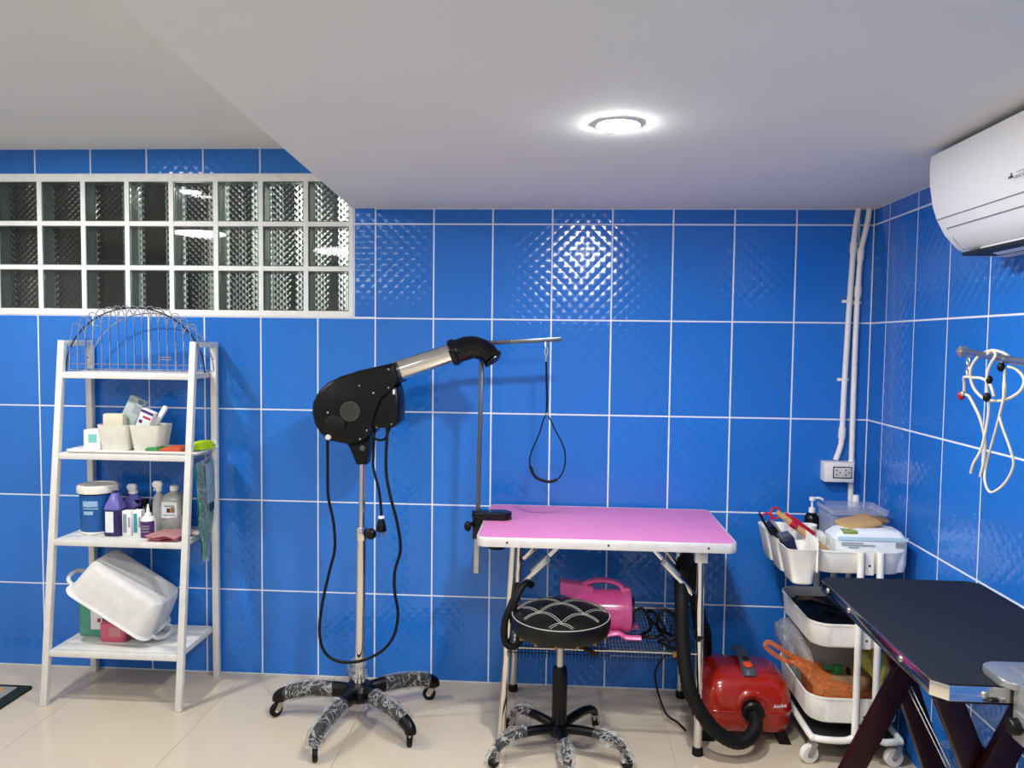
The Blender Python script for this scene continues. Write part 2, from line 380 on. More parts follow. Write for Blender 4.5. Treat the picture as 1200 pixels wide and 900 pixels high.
# glass block window
PX, PZ, BX, BZ = .197, .1895, .177, .170
BX1, BZ0 = 1.386, 1.601
NB = 12
wf = MB()
wf.span((WX0, -.0025, WZ0), (WX1 + .008, .0905, BZ0)).span((WX0, -.0025, BZ0 + 2 * PZ + BZ), (WX1 + .008, .0905, WZ1))
wf.span((BX1, -.0018, BZ0), (WX1 + .008, .09, BZ0 + 2 * PZ + BZ))
for k in range(NB):
    xa = BX1 - PX * k - BX; wf.span((max(WX0, xa - (PX - BX)), -.001, BZ0), (xa, .09, BZ0 + 2 * PZ + BZ))
for k in (1, 2): wf.span((WX0, -.0002, BZ0 + PZ * k - (PZ - BZ)), (BX1, .0895, BZ0 + PZ * k))
window_1 = struct(wf.build('window_1', 'white_frame', smooth=False))
def block_meshes():
    a = MB(); t = .004
    a.span((0, .004, 0), (t, .085, BZ)).span((BX - t, .004, 0), (BX, .085, BZ)).span((t, .004, 0), (BX - t, .085, t)).span((t, .004, BZ - t), (BX - t, .085, BZ))
    p = MB(); p.span((t, .004, t), (BX - t, .009, BZ - t))
    q = MB(); n = 6; N = 2 * n
    w_, h_ = BX - 2 * t, BZ - 2 * t
    back = [[q.bm.verts.new((t + w_ * i / N, .074 + (.0045 if (i + j) % 2 == 0 else 0), t + h_ * j / N)) for j in range(N + 1)] for i in range(N + 1)]
    fr = [[q.bm.verts.new((t + w_ * i, .069, t + h_ * j)) for j in (0, 1)] for i in (0, 1)]
    for i in range(N):
        for j in range(N):
            v = (back[i][j], back[i + 1][j], back[i + 1][j + 1], back[i][j + 1])
            if (i + j) % 2: q.bm.faces.new((v[0], v[1], v[2])); q.bm.faces.new((v[0], v[2], v[3]))
            else: q.bm.faces.new((v[0], v[1], v[3])); q.bm.faces.new((v[1], v[2], v[3]))
    q.bm.faces.new((fr[0][0], fr[1][0], fr[1][1], fr[0][1]))
    q.bm.faces.new([fr[0][0]] + [back[i][0] for i in range(N + 1)] + [fr[1][0]]); q.bm.faces.new([fr[0][1]] + [back[i][N] for i in range(N + 1)] + [fr[1][1]])
    q.bm.faces.new([fr[0][0]] + [back[0][j] for j in range(N + 1)] + [fr[0][1]]); q.bm.faces.new([fr[1][0]] + [back[N][j] for j in range(N + 1)] + [fr[1][1]])
    out = []
    for b, nm, mm in ((a, 'glass_block', 'block_side'), (p, 'front_pane', 'block_glass'), (q, 'relief_pane', 'block_glass')):
        bmesh.ops.recalc_face_normals(b.bm, faces=b.bm.faces[:]); me = bpy.data.meshes.new(nm); b.bm.to_mesh(me); b.bm.free(); me.materials.append(MATS[mm]); out.append(me)
    return out
bm_ = block_meshes()
for k in range(NB):
    for r in range(3):
        if BX1 - PX * k - BX < WX0: continue
        o = inst(bm_[0], 'glass_block', window_1, T(BX1 - PX * k - BX, 0, BZ0 + PZ * r))
        inst(bm_[1], 'front_pane', o, Matrix()); inst(bm_[2], 'relief_pane', o, Matrix())
struct(MB().span((XL, 1.0, 0), (3.4, 1.05, 3.2)).span((XL, .12, .8), (3.4, 1.0, .85)).build('wall_outside', 'outside_dark', smooth=False))
for k in range(9): struct(MB().span((.02 + .235 * k, .9, .85), (.115 + .235 * k, .96, 3.2)).build('trim_%d' % (k + 1), 'outside_pale', smooth=False))  # unseen pale boards added so the relief glass shows bright and dark facets

# ------------------------------------------------------------------ ceiling light
lx, ly = 2.432, -1.283
t = thing('ceiling_light', 'round recessed downlight glowing white in the ceiling above the pink table', 'ceiling light', (lx, ly, CEIL))
MB().lathe([(.052, -.004), (.055, -.0052), (.058, -.002), (.058, .002), (.052, .002)], T(lx, ly, CEIL), 40, True).build('trim_ring', 'ac_white', t)
MB().lathe([(0, -.0095), (.03, -.009), (.048, -.0075), (.052, -.005), (.052, .001), (0, .001)], T(lx, ly, CEIL), 40).build('lens', 'lens_emitter', t)
# ------------------------------------------------------------------ ladder shelf
def ladder_y(z): return -.365 + .157 * z / 1.463        # centre line of the slanted front legs
XA, XB = .247, .803
t = thing('ladder_shelf', 'white metal ladder shelf with four tiers against the blue tiles', 'shelf', (.525, -.2, 0))
for x in (XA, XB):
    MB().bar((x, ladder_y(0), 0), (x, ladder_y(1.463), 1.463), .026, .024, bev=.002).build('front_leg', 'white_steel', t)
    lg = MB().span((x - .013 + .004, -.042, 0), (x + .013 + .004, -.018, 1.463), .002).build('rear_leg', 'white_steel', t)
    MB().cyl((x + .004, -.0425, 1.39), (x + .004, -.044, 1.39), .003, n=8).build('screw', 'black_hole', lg)
    MB().bar((x, ladder_y(1.455) - .002, 1.452), (x + .004, -.03, 1.452), .026, .022, ref=(0, 0, 1), bev=.002).build('top_rail', 'white_steel', t)
for z in (1.335, 1.007, .66, .22):
    y0 = ladder_y(z) + .004
    sh = MB()
    sh.span((XA + .012, y0 - .014, z - .026), (XB - .012, y0 + .002, z - .001), .002)            # front lip
    sh.span((XA + .016, -.034, z - .024), (XB - .016, -.022, z - .001), .002)
    for x in (XA + .018, XB - .018): sh.span((x - .006, y0, z - .024), (x + .006, -.03, z - .001), .001)
    sf = sh.build('shelf_frame', 'white_steel', t)
    n = 3 if z > 1.2 else 4; wd = (-.036 - (y0 + .004)) / n
    for k in range(n):
        MB().span((XA + .014, y0 + .004 + wd * k + .003, z - .012), (XB - .014, y0 + .004 + wd * (k + 1) - .003, z), .002).build('slat', 'white_steel', sf)

# arched wire rack on the top shelf
cx, zb, rr = .552, 1.338, .262
t = thing('wire_rack', 'arched rack of thin chrome wire standing on the topmost white shelf', 'rack', (cx, -.15, 1.335))
yf, ybk = -.205, -.075
def arch(y, r, sx=1.12): return [(cx + r * sx * math.cos(math.radians(a)), y, zb + r * math.sin(math.radians(a))) for a in range(0, 181, 9)]
MB().tube(arch(yf, rr), .003, 6, sub=2).build('front_hoop', 'dark_wire', t)
MB().tube(arch(ybk, rr * .93), .0026, 6, sub=2).build('rear_hoop', 'wire', t)
b = MB(); n = 17
for k in range(n):
    u = -1 + 2 * (k + .5) / n; x = cx + rr * 1.12 * u; h = rr * math.sqrt(max(0, 1 - u * u))
    u2 = min(.985, u + 4 / n); x2 = cx + rr * 1.12 * u2; h2 = rr * math.sqrt(max(0, 1 - u2 * u2))
    top = max(h, h2) * .99 if abs(u + 2 / n) < .75 else (h + h2) / 2 + .03
    if k < n - 2:
        b.tube([(x, yf - .003, zb + .004), (x, yf - .003, zb + h * .55), (x, yf - .003, zb + h * .84), (x * .75 + x2 * .25, yf - .004, zb + max(h, h2) * .97 + .006), ((x + x2) / 2, yf - .004, zb + max(h, h2) * .985 + .012), (x * .25 + x2 * .75, yf - .004, zb + max(h, h2) * .97 + .004), (x2, yf - .005, zb + h2 * .82), (x2, yf - .005, zb + h2 * .5)], .002, 5, sub=3)
    b.tube([(x, yf, zb + .004), (x, yf, zb + h)], .0021, 5, smooth=False)
b.build('wire_bar', 'wire', t)['kind'] = 'stuff'
b = MB()
for a in range(0, 181, 15):
    ca, sa = math.cos(math.radians(a)), math.sin(math.radians(a))
    b.tube([(cx + rr * 1.12 * ca, yf, zb + rr * sa + .001), (cx + rr * 1.1 * ca, (yf + ybk) / 2, zb + rr * 1.0 * sa + .004), (cx + rr * .93 * 1.12 * ca, ybk, zb + rr * .93 * sa + .001)], .0015, 5, sub=3)
for z in (.004, .03): b.tube([(cx - rr * 1.1, yf, zb + z), (cx + rr * 1.1, yf, zb + z)], .0016, 5, smooth=False)
b.tube([(cx - rr, ybk, zb + .004), (cx + rr, ybk, zb + .004)], .0018, 5, smooth=False)
for s_ in (-1, 1): b.tube([(cx + s_ * rr * 1.1, yf, zb + .004), (cx + s_ * rr, ybk, zb + .004)], .0018, 5, smooth=False)
for z in (.052, .062): b.tube([(cx + .11, yf - .004, zb + z), (cx + .155, yf - .004, zb + z)], .0022, 5, smooth=False)
b.build('cross_wire', 'wire', t)['kind'] = 'stuff'

# second shelf from the top, z = 1.007
Z2 = 1.007
solo(MB().tray(.285, .84, -.262, -.06, Z2, Z2 + .013, .02, .004, lip=.003), 'tray', 'bottle_white', 'flat white tray lying on the second shelf under the pots', 'tray')
Z2b = Z2 + .0045
t = thing('box', 'small white box with a mint green square, left of the two cream pots', 'box', (.353, -.16, Z2b))
MB().span((.318, -.19, Z2b), (.39, -.12, Z2b + .082), .003).build('carton', 'card_white', t)
MB().box((.357, -.1905, Z2b + .047), (.036, .002, .036), None, .0008).build('label', 'mint', t)
def pot(x, y, label):
    t = thing('pot', label, 'pot', (x, y, Z2b), 0, 'cream pots on the tray')
    def lp(s, z, y_=0): return [(x + u, y + v, z) for u, v in rrect(-s, s, -s * .85, s * .85, .018, 4)]
    MB().loft([lp(.052, Z2b), lp(.055, Z2b + .004), lp(.069, Z2b + .108), lp(.066, Z2b + .108), lp(.052, Z2b + .006)]).build('cup', 'cream_pot', t)
pot(.462, -.17, 'square cream pot holding the bristle block, left of the pair')
pot(.598, -.17, 'square tapered cream pot holding the medicine box, right of the pair')
t = thing('brush', 'cream bristle block sticking up out of the left cream pot', 'brush', (.455, -.185, Z2b + .01))
MB().span((.413, -.21, Z2b + .012), (.5, -.175, Z2b + .152), .006).build('bristle_pad', 'bristle', t)
t = thing('box', 'grey cardboard box leaning out of the left cream pot, tallest of the boxes', 'box', (.49, -.15, Z2b + .05))
M = T(.505, -.148, Z2b + .145) @ rot('Y', 24) @ rot('X', -6)
MB().box((0, 0, 0), (.068, .034, .15), M, .002).build('carton', 'grey_card', t)
MB().box((-.012, -.0175, .055), (.03, .002, .014), M).build('print', 'ink_grey', t)
MB().box((.016, -.0175, .03), (.028, .002, .034), M).build('print', 'ink_grey', t)
MB().box((.02, -.0175, .063), (.024, .002, .018), M).build('print', 'ink_blue', t)
t = thing('box', 'small white medicine box with dark red band tilted in the right cream pot', 'box', (.58, -.17, Z2b + .06))
M = T(.580, -.175, Z2b + .125) @ rot('Y', 22)
MB().box((0, 0, 0), (.056, .03, .09), M, .0015).build('carton', 'card_white', t)
MB().box((0, -.0155, .036), (.054, .002, .011), M).build('print', 'ink_purple', t)
MB().box((.006, -.0155, .014), (.034, .002, .009), M).build('print', 'ink_red', t)
MB().box((-.014, -.0155, -.008), (.014, .002, .014), M).build('print', 'ink_purple', t)
M = T(.625, -.15, Z2b + .135) @ rot('Y', 32)
solo(MB().box((0, 0, 0), (.02, .02, .11), M, .004), 'tube_carton', 'card_white', 'narrow white carton leaning behind the medicine box in the right pot', 'carton')
def pack(name, m, label, pts, z, h, seed):
    """soft flat packet: outline in x, y, puffed up"""
    n = len(pts); cxp = sum(p[0] for p in pts) / n; cyp = sum(p[1] for p in pts) / n
    b = MB(); b.loft([[(cxp + (x - cxp) * f, cyp + (y - cyp) * f, z + hh * h) for x, y in pts] for f, hh in ((.9, 0), (1, .12), (.97, .4), (.7, .85), (.3, 1))]); b.jitter(h * .12, seed)
    return solo(b, name, m, label, 'packet')
pack('packet', 'pack_green', 'small dark green packet on the tray beside the right cream pot', [(.60, -.225), (.655, -.235), (.672, -.19), (.64, -.16), (.60, -.18)], Z2b, .022, 2)
pack('packet', 'pack_red', 'flat brick red packet on the tray between green and lime ones', [(.665, -.24), (.76, -.245), (.765, -.17), (.70, -.16)], Z2b, .026, 3)
pack('glove', 'lime', 'lime yellow rubber glove lying on the right end of the tray', [(.765, -.20), (.80, -.235), (.845, -.225), (.862, -.17), (.845, -.10), (.79, -.09)], Z2 + .014, .034, 4)['category'] = 'glove'

# third shelf, z = .66
Z3 = .66
t = thing('tub', 'blue round tub with white lid at the left of the third shelf', 'tub', (.358, -.16, Z3))
M = T(.358, -.16, Z3)
MB().lathe([(0, 0), (.064, 0), (.067, .004), (.07, .165), (0, .165)], M, 36).build('body', 'tub_blue', t)
MB().lathe([(.0665, -.0005), (.0685, .004), (.0685, .010), (.067, .012)], M, 36).build('base_ring', 'tub_lid', t)
MB().lathe([(.072, .170), (.079, .172), (.080, .195), (.076, .2035), (.066, .2035), (.064, .199), (0, .199)], M, 36).build('lid', 'tub_lid', t)
def curved_label(name, m, parent, M, r, a0, a1, z0, z1, n=8):
    b = MB(); b.loft([[(rr_ * math.cos(math.radians(a0 + (a1 - a0) * k / n)), rr_ * math.sin(math.radians(a0 + (a1 - a0) * k / n)), z) for z in (z0, z1) for _ in (0,)] for k in range(n + 1) for rr_ in (r,)], M, False, False) if False else None
    b.sheet(lambda u, v: M @ Vector((r * math.cos(math.radians(a0 + (a1 - a0) * u)), r * math.sin(math.radians(a0 + (a1 - a0) * u)), z0 + (z1 - z0) * v)), n, 1)
    return b.build(name, m, parent)
curved_label('label', 'label_pale', t, M, .0712, 250, 300, .118, .142); curved_label('label', 'label_pale', t, M, .0707, 252, 302, .108, .113)
curved_label('label', 'label_pale', t, M, .0703, 252, 286, .085, .10); curved_label('label', 'label_pale', t, M, .0712, 205, 222, .125, .14); curved_label('label', 'label_pale', t, M, .07, 205, 222, .05, .075)
def lpb(x, y, sx, sy, z, r=.012): return [(x + u, y + v, z) for u, v in rrect(-sx, sx, -sy, sy, min(r, sx * .98, sy * .98), 4)]
t = thing('bottle', 'square dark purple bottle with white label and sloping shoulders beside the blue tub', 'bottle', (.459, -.205, Z3))
x, y = .459, -.205
MB().loft([lpb(x, y, .031, .03, Z3), lpb(x, y, .034, .033, Z3 + .004), lpb(x, y, .034, .033, Z3 + .11)]).build('body', 'purple_bottle', t)
MB().loft([lpb(x, y, .034, .033, Z3 + .11), lpb(x, y, .033, .032, Z3 + .122), lpb(x, y, .014, .014, Z3 + .172), lpb(x, y, .012, .012, Z3 + .176)]).build('shoulder', 'purple_clear', t)
MB().box((x - .006, y - .0335, Z3 + .06), (.034, .002, .086)).build('label', 'pack_white', t)
MB().cyl((x, y, Z3 + .175), (x, y, Z3 + .185), .011).build('cap', 'purple_bottle', t)
def spray_bottle(name, label, x, y, h, r, mb, mh, mn='bottle_white', group=None):
    t = thing(name, label, 'bottle', (x, y, Z3), 0, group); M = T(x, y, Z3)
    MB().lathe([(0, 0), (r * .95, 0), (r, .004), (r, h * .62), (r * .8, h * .72), (r * .38, h * .8), (r * .38, h * .84), (0, h * .84)], M, 24).build('body', mb, t)
    MB().lathe([(0, h * .83), (r * .48, h * .83), (r * .48, h * .9), (r * .3, h * .92), (0, h * .92)], M, 20).build('collar', mh, t)
    hd = MB().prism([(-.022, 0), (.012, 0), (.016, .012), (.010, .026), (-.018, .026), (-.026, .016)], -.009, .009, T(x, y, Z3 + h * .91) @ XZ, .003)
    hd.build('spray_head', mh, t)
    MB().tube([(x - .012, y, Z3 + h * .91), (x - .02, y, Z3 + h * .87), (x - .02, y, Z3 + h * .83)], .003, 6).build('trigger', mh, t)
spray_bottle('spray_bottle', 'translucent violet spray bottle behind the square purple bottle', .478, -.10, .185, .04, 'purple_clear', 'bottle_white')
def carton(x, y, sx, sy, h, label, pm):
    t = thing('carton', label, 'carton', (x, y, Z3))
    MB().box((x, y, Z3 + h / 2), (sx, sy, h), None, .002).build('body', 'card_white', t)
    MB().box((x - sx * .18, y - sy / 2 - .0005, Z3 + h * .5), (sx * .4, .0015, h * .75)).build('print', pm, t)
    MB().box((x + sx * .3, y - sy / 2 - .0005, Z3 + h * .55), (sx * .2, .0015, h * .4)).build('print', 'ink_grey', t)
carton(.515, -.205, .038, .03, .104, 'white carton with grey blue print next to the purple bottle', 'ink_grey')
carton(.557, -.2, .038, .03, .106, 'white carton with teal print beside the small squeeze bottle', 'ink_teal')
for i, (x, y, h) in enumerate(((.50, -.115, .13), (.54, -.12, .135), (.575, -.11, .128))):
    t = thing('bottle', ('black bottle behind the white cartons, leftmost of three', 'black bottle behind the white cartons, middle of three', 'black bottle behind the white cartons, rightmost of three')[i], 'bottle', (x, y, Z3), 0, 'black bottles behind the cartons'); M = T(x, y, Z3)
    MB().lathe([(0, 0), (.019, 0), (.02, .003), (.02, h * .72), (.011, h * .82), (0, h * .82)], M, 18).build('body', 'black_gloss', t)
    MB().lathe([(0, h * .8), (.013, h * .8), (.013, h), (0, h)], M, 16).build('cap', 'black_plastic', t)
x, y = .616, -.235
t = thing('squeeze_bottle', 'small white squeeze bottle with purple label and pointed nozzle', 'bottle', (x, y, Z3)); M = T(x, y, Z3)
MB().lathe([(0, 0), (.027, 0), (.029, .003), (.029, .075), (.02, .088), (0, .09)], M, 24).build('body', 'bottle_white', t)
MB().lathe([(0, .088), (.014, .088), (.013, .1), (.008, .104), (.003, .138), (0, .138)], M, 16).build('nozzle', 'bottle_white', t)
curved_label('label', 'ink_purple', t, M, .0294, 190, 350, .004, .072, 12)
for z in (.028, .04, .05): curved_label('print', 'ink_grey', t, M, .0297, 235, 305, z, z + .004)
spray_bottle('spray_bottle', 'white spray bottle with white head beside the clear jug', .612, -.14, .21, .026, 'pale_clear', 'bottle_white')
x, y = .672, -.125
t = thing('jug', 'clear white jug with a dog picture label, right end of the third shelf', 'jug', (x, y, Z3))
MB().loft([lpb(x, y, .044, .036, Z3, .014), lpb(x, y, .047, .039, Z3 + .005, .014), lpb(x, y, .047, .039, Z3 + .13, .014), lpb(x, y, .036, .03, Z3 + .158, .012), lpb(x, y, .016, .016, Z3 + .172), lpb(x, y, .016, .016, Z3 + .178)]).build('body', 'pale_clear', t)
MB().cyl((x, y, Z3 + .176), (x, y, Z3 + .196), .018).build('cap', 'bottle_white', t)
MB().box((x - .002, y - .0398, Z3 + .1), (.066, .0015, .07)).build('label', 'pack_white', t)
for (dx, dz, sx, sz, mm) in ((-.002, .116, .042, .007, 'ink_grey'), (-.006, .098, .016, .018, 'ink_brown'), (.012, .1, .016, .022, 'tan_item'), (-.002, .079, .05, .004, 'ink_grey')):
    MB().box((x + dx, y - .041, Z3 + dz), (sx, .0012, sz)).build('print', mm, t)
b = MB()
for q in range(4): b.tube([(.688 + .022 * q, -.232, Z3 + .03), (.688 + .022 * q, -.232, Z3 + .075 + .006 * q)], .0014, 5, smooth=False)
b.tube([(.66, -.232, Z3 + .07), (.78, -.232, Z3 + .096)], .0014, 5, smooth=False); b.tube([(.688, -.232, Z3 + .03), (.688, -.18, Z3 + .002), (.76, -.18, Z3 + .002), (.76, -.232, Z3 + .03)], .0014, 5, smooth=False)
solo(b, 'wire_stand', 'wire', 'thin wire stand in front of the clear jug', 'stand')
t = thing('cloth', 'folded pale pink cloth on the front edge of the third shelf', 'cloth', (.71, -.26, Z3))
for q in range(3):
    def fn(u, v, q=q): return Vector((.635 + .13 * u + .02 * v, -.30 + .12 * v - .003 * q, Z3 + .003 + q * .009 + .004 * math.sin(9 * u + q) * (1 - v) + .004 * v))
    MB().sheet(fn, 12, 6, .006).build('fold', 'pink_cloth', t)

# packet of bristle mats hanging from the right front leg
t = thing('hanging_bag', 'clear bag with teal mats hanging outside the right legs of the ladder shelf', 'bag', (.835, -.2, .98))
def hang(u, v, dx=0, sh=1):   # u across (y), v down
    y = -.265 + .15 * u * sh + .02 * v; z = .965 - .40 * v + .03 * u * (1 - v)
    wv = 1 - .75 * max(0, v - .6) / .4
    y = -.20 + (y + .20) * wv
    return Vector((.829 + .012 * math.sin(PI * u) + dx + .02 * v * (1 - v), y, z))
MB().sheet(lambda u, v: hang(u, v), 10, 16, .003).build('mat_sheet', 'teal_bristle', t)
MB().sheet(lambda u, v: hang(-.04 + 1.08 * u, -.03 + 1.05 * v, .008 + .003 * math.sin(17 * v + 5 * u)), 12, 18, .001).build('plastic_sleeve', 'bag_clear', t)
MB().sheet(lambda u, v: hang(.3 + .6 * u, .03 + .4 * v, .0105), 6, 8, .001).build('label', 'pack_blue', t)
MB().sheet(lambda u, v: hang(.45 + .3 * u, .44 + .08 * v, .0105), 4, 4, .001).build('print', 'ink_blue', t)

# bottom shelf, z = .22
Z4 = .22
def canister(x, y, sx, sy, h, label, m):
    t = thing('bottle', label, 'bottle', (x, y, Z4))
    MB().loft([lpb(x, y, sx * .93, sy * .9, Z4, .014), lpb(x, y, sx, sy, Z4 + .008, .016), lpb(x, y, sx, sy, Z4 + h * .8, .016), lpb(x, y, sx * .5, sy * .55, Z4 + h * .92), lpb(x, y, .014, .014, Z4 + h * .95), lpb(x, y, .014, .014, Z4 + h)]).build('body', m, t)
    return t
t = canister(.335, -.155, .057, .035, .19, 'green flat bottle with white label under the upturned basin', 'green_bottle')
MB().box((.362, -.1908, Z4 + .088), (.05, .0015, .115)).build('label', 'card_white', t)
MB().box((.373, -.192, Z4 + .07), (.014, .0012, .016)).build('print', 'ink_red', t)
t = canister(.462, -.215, .056, .034, .095, 'pink bottle under the upturned basin, right of the green bottle', 'pink_bottle')
MB().box((.475, -.2498, Z4 + .045), (.05, .0015, .04)).build('label', 'pale_pink', t)
# upturned basin
t = thing('basin', 'white plastic basin lying upside down and tilted on the bottom shelf', 'basin', (.45, -.2, Z4))
M = T(.466, -.195, .357) @ rot('Y', 33) @ rot('X', 3) @ rot('Z', 3)
def bl(sx, sy, z, r=.05): return [(u, v, z) for u, v in rrect(-sx, sx, -sy, sy, r, 6)]
MB().loft([bl(.197, .125, 0, .05), bl(.200, .128, .004, .05), bl(.197, .125, .008, .05), bl(.189, .116, .010, .05), bl(.172, .104, .135, .045), bl(.164, .095, .152, .04), bl(.152, .082, .158, .035), bl(.136, .066, .155, .03)], M, False, True).build('shell', 'basin_white', t)
for s_ in (-1, 1):
    MB().tube([M @ Vector((s_ * .188, -.06, .005)), M @ Vector((s_ * .216, -.055, .008)), M @ Vector((s_ * .232, -.03, .012)), M @ Vector((s_ * .235, 0, .013)), M @ Vector((s_ * .232, .03, .012)), M @ Vector((s_ * .216, .055, .008)), M @ Vector((s_ * .188, .06, .005))], .0085, 8).build('handle', 'basin_white', t)

# mat on the floor at the left edge
t = thing('floor_mat', 'dark green bordered mat on the floor at the left edge', 'mat', (-.25, -.33, 0))
MB().prism(rrect(-.62, .10, -.50, -.215, .02, 4), .0005, .009, None, .002).build('border', 'mat_green', t)
MB().prism(rrect(-.60, .045, -.475, -.238, .01, 3), .0085, .0105).build('stripe', 'mat_grey', t)
MB().prism(rrect(-.58, .0, -.46, -.253, .01, 3), .0100, .0115).build('field', 'mat_orange', t)

# ------------------------------------------------------------------ stand dryer
DX, DY = 1.527, -.36
t = thing('stand_dryer', 'black stand dryer with chrome nozzle tube on a wheeled chrome pole', 'dryer', (DX, DY, 0))
def swivel_caster(parent, x, y, ztop, r, face, wm='black_rubber', hub='light_knob', hood='black_plastic', wd=.018):
    """caster hanging under ztop, trailing towards angle face"""
    dx, dy = math.cos(face), math.sin(face); o = .016
    A = T(x + dx * o, y + dy * o, r) @ Matrix.Rotation(face, 4, 'Z') @ rot('X', 90)
    c = MB().cyl((x, y, r * 1.3), (x, y, ztop), .0065, n=10)
    for s_ in (-1, 1):
        px, py = -dy * s_ * (wd / 2 + .003), dx * s_ * (wd / 2 + .003)
        c.bar((x + px, y + py, ztop - .008), (x + dx * o + px, y + dy * o + py, r), .022, .0025, ref=(-dy, dx, 0))
    c.box((x, y, ztop - .006), (.026, .026, .006), None, .002)
    c = c.build('caster', 'screw', parent)
    MB().lathe([(r * .35, -wd / 2), (r * .9, -wd / 2), (r, -wd / 2 + .003), (r, wd / 2 - .003), (r * .9, wd / 2), (r * .35, wd / 2)], A, 24, True).build('wheel', wm, c)
    MB().lathe([(0, -wd / 2 - .001), (r * .36, -wd / 2 - .001), (r * .36, wd / 2 + .001), (0, wd / 2 + .001)], A, 16).build('hub', hub, c)
RB = .318
hubm = MB().lathe([(0, .078), (.05, .078), (.062, .09), (.06, .125), (.045, .14), (0, .14)], T(DX, DY, 0), 28); hubm.build('base_hub', 'black_plastic', t)
for k, a in enumerate((180, 256, 319, 35, 108)):
    a = math.radians(a); ca, sa = math.cos(a), math.sin(a)
    def at_(r, z): return (DX + ca * r, DY + sa * r, z)
    pts = [at_(.03, .108), at_(.12, .115), at_(.22, .107), at_(.285, .092), at_(RB, .074), at_(RB + .004, .058)]
    lg = MB().tube(pts, lambda u: .031 - .006 * u, 14, sub=6, flat=.8).build('base_leg', 'black_plastic', t)
    wr = MB().tube([at_(.10 if k != 1 else .15, .115), at_(.17, .112), at_(.24, .104), at_(.292, .09)] if k != 1 else [at_(.14, .114), at_(.2, .109), at_(.26, .1), at_(.318, .075), at_(.322, .06)], lambda u: .034, 14, sub=6, caps=False).jitter(.0028, k + 3)
    wr.build('plastic_sleeve', 'wrap', lg)
    MB().tube([at_(.10 if k != 1 else .15, .1495), at_(.105 if k != 1 else .155, .13), at_(.1 if k != 1 else .15, .085)], .003, 6).build('tape', 'wrap', lg)
    swivel_caster(lg, *at_(RB, 0)[:2], .062, .0265, a + (.9, .5, 2.6, 2.4, .4)[k])
MB().cyl((DX, DY, .135), (DX + .008, DY, .735), .0185, n=24).build('lower_pole', 'chrome', t)
MB().cyl((DX + .008, DY, .73), (DX + .012, DY, 1.05), .0125, n=20).build('upper_pole', 'chrome', t)
MB().cyl((DX, DY, .135), (DX, DY, .165), .024, n=24).build('pole_socket', 'chrome', t)
MB().tube([(DX, DY, .16), (DX, DY, .2), (DX, DY, .235)], lambda u: .027 + .004 * math.sin(9 * u), 14, caps=False, sub=6).jitter(.003, 11).build('plastic_sleeve', 'wrap', t)
MB().lathe([(0, .708), (.021, .708), (.0225, .712), (.0225, .756), (.021, .76), (0, .76)], T(DX + .008, DY, 0), 24).build('height_collar', 'chrome', t)
kb = MB().cyl((DX + .026, DY - .008, .736), (DX + .04, DY - .014, .736), .006, n=10); kb.sphere((DX + .049, DY - .02, .737), (.022, .015, .022)); kb.build('clamp_knob', 'black_plastic', t)
VOL = [(1.675, 1.397), (1.552, 1.368), (1.471, 1.342), (1.421, 1.318), (1.385, 1.283), (1.365, 1.242), (1.362, 1.207), (1.372, 1.162), (1.393, 1.127), (1.426, 1.1), (1.497, 1.087), (1.548, 1.095), (1.586, 1.126), (1.593, 1.176), (1.608, 1.267), (1.663, 1.312), (1.698, 1.323)]
vo = MB().prism(VOL, -DY - .075, -DY + .075, Matrix.Scale(-1, 4, (0, 1, 0)) @ XZ, .014, 3).build('blower_housing', 'black_plastic', t)
def disc(x, z, y0, y1, r, nm, m, par, n=24): return MB().cyl((x, y0, z), (x, y1, z), r, n=n).build(nm, m, par)
yF_ = DY - .075
g = disc(1.510, 1.213, yF_ + .002, yF_ - .003, .037, 'air_inlet', 'grey_grille', vo, 36)
b = MB()
for k in range(-4, 5):
    hw = math.sqrt(max(0, .034 ** 2 - (k * .0075) ** 2)); b.span((1.510 - hw, yF_ - .0045, 1.213 + k * .0075 - .001), (1.510 + hw, yF_ - .0025, 1.213 + k * .0075 + .001)); b.span((1.510 + k * .0075 - .001, yF_ - .0045, 1.213 - hw), (1.510 + k * .0075 + .001, yF_ - .0025, 1.213 + hw))
b.build('grille_bar', 'dark_grey', g)
MB().lathe([(0, .0), (.040, 0), (.040, .006), (.034, .010), (0, .010)], T(1.452, yF_, 1.158) @ rot('X', 90), 32).build('timer_dial', 'black_rubber', vo)
MB().lathe([(0, 0), (.0105, 0), (.0105, .012), (.009, .015), (0, .015)], T(1.428, yF_ + .004, 1.114) @ rot('X', 90), 18).build('switch_knob', 'light_knob', vo)
for x, z in ((1.388, 1.279), (1.545, 1.309), (1.598, 1.283), (1.655, 1.303), (1.425, 1.206), (1.574, 1.142), (1.655, 1.372), (1.548, 1.109)):
    MB().sphere((x, yF_ - .001, z), (.0038, .003, .0038), u=8, v=5).build('screw', 'screw', vo)
mo = MB().prism([(1.575, 1.29), (1.655, 1.31), (1.684, 1.306), (1.694, 1.236), (1.692, 1.175), (1.668, 1.152), (1.575, 1.147)], -DY - .06, -DY + .06, Matrix.Scale(-1, 4, (0, 1, 0)) @ XZ, .012, 3).build('motor_housing', 'black_plastic', t)
MB().box((1.672, DY - .061, 1.287), (.008, .003, .018), None, .001).build('indicator', 'card_white', mo)
for x, z in ((1.664, 1.166), (1.607, 1.152)): MB().sphere((x, DY - .0605, z), (.003, .0025, .003), u=8, v=5).build('screw', 'screw', mo)
MB().tube([(1.60, DY - .068, 1.29), (1.625, DY - .07, 1.297), (1.655, DY - .068, 1.306)], .0025, 6).build('latch_wire', 'screw', mo)
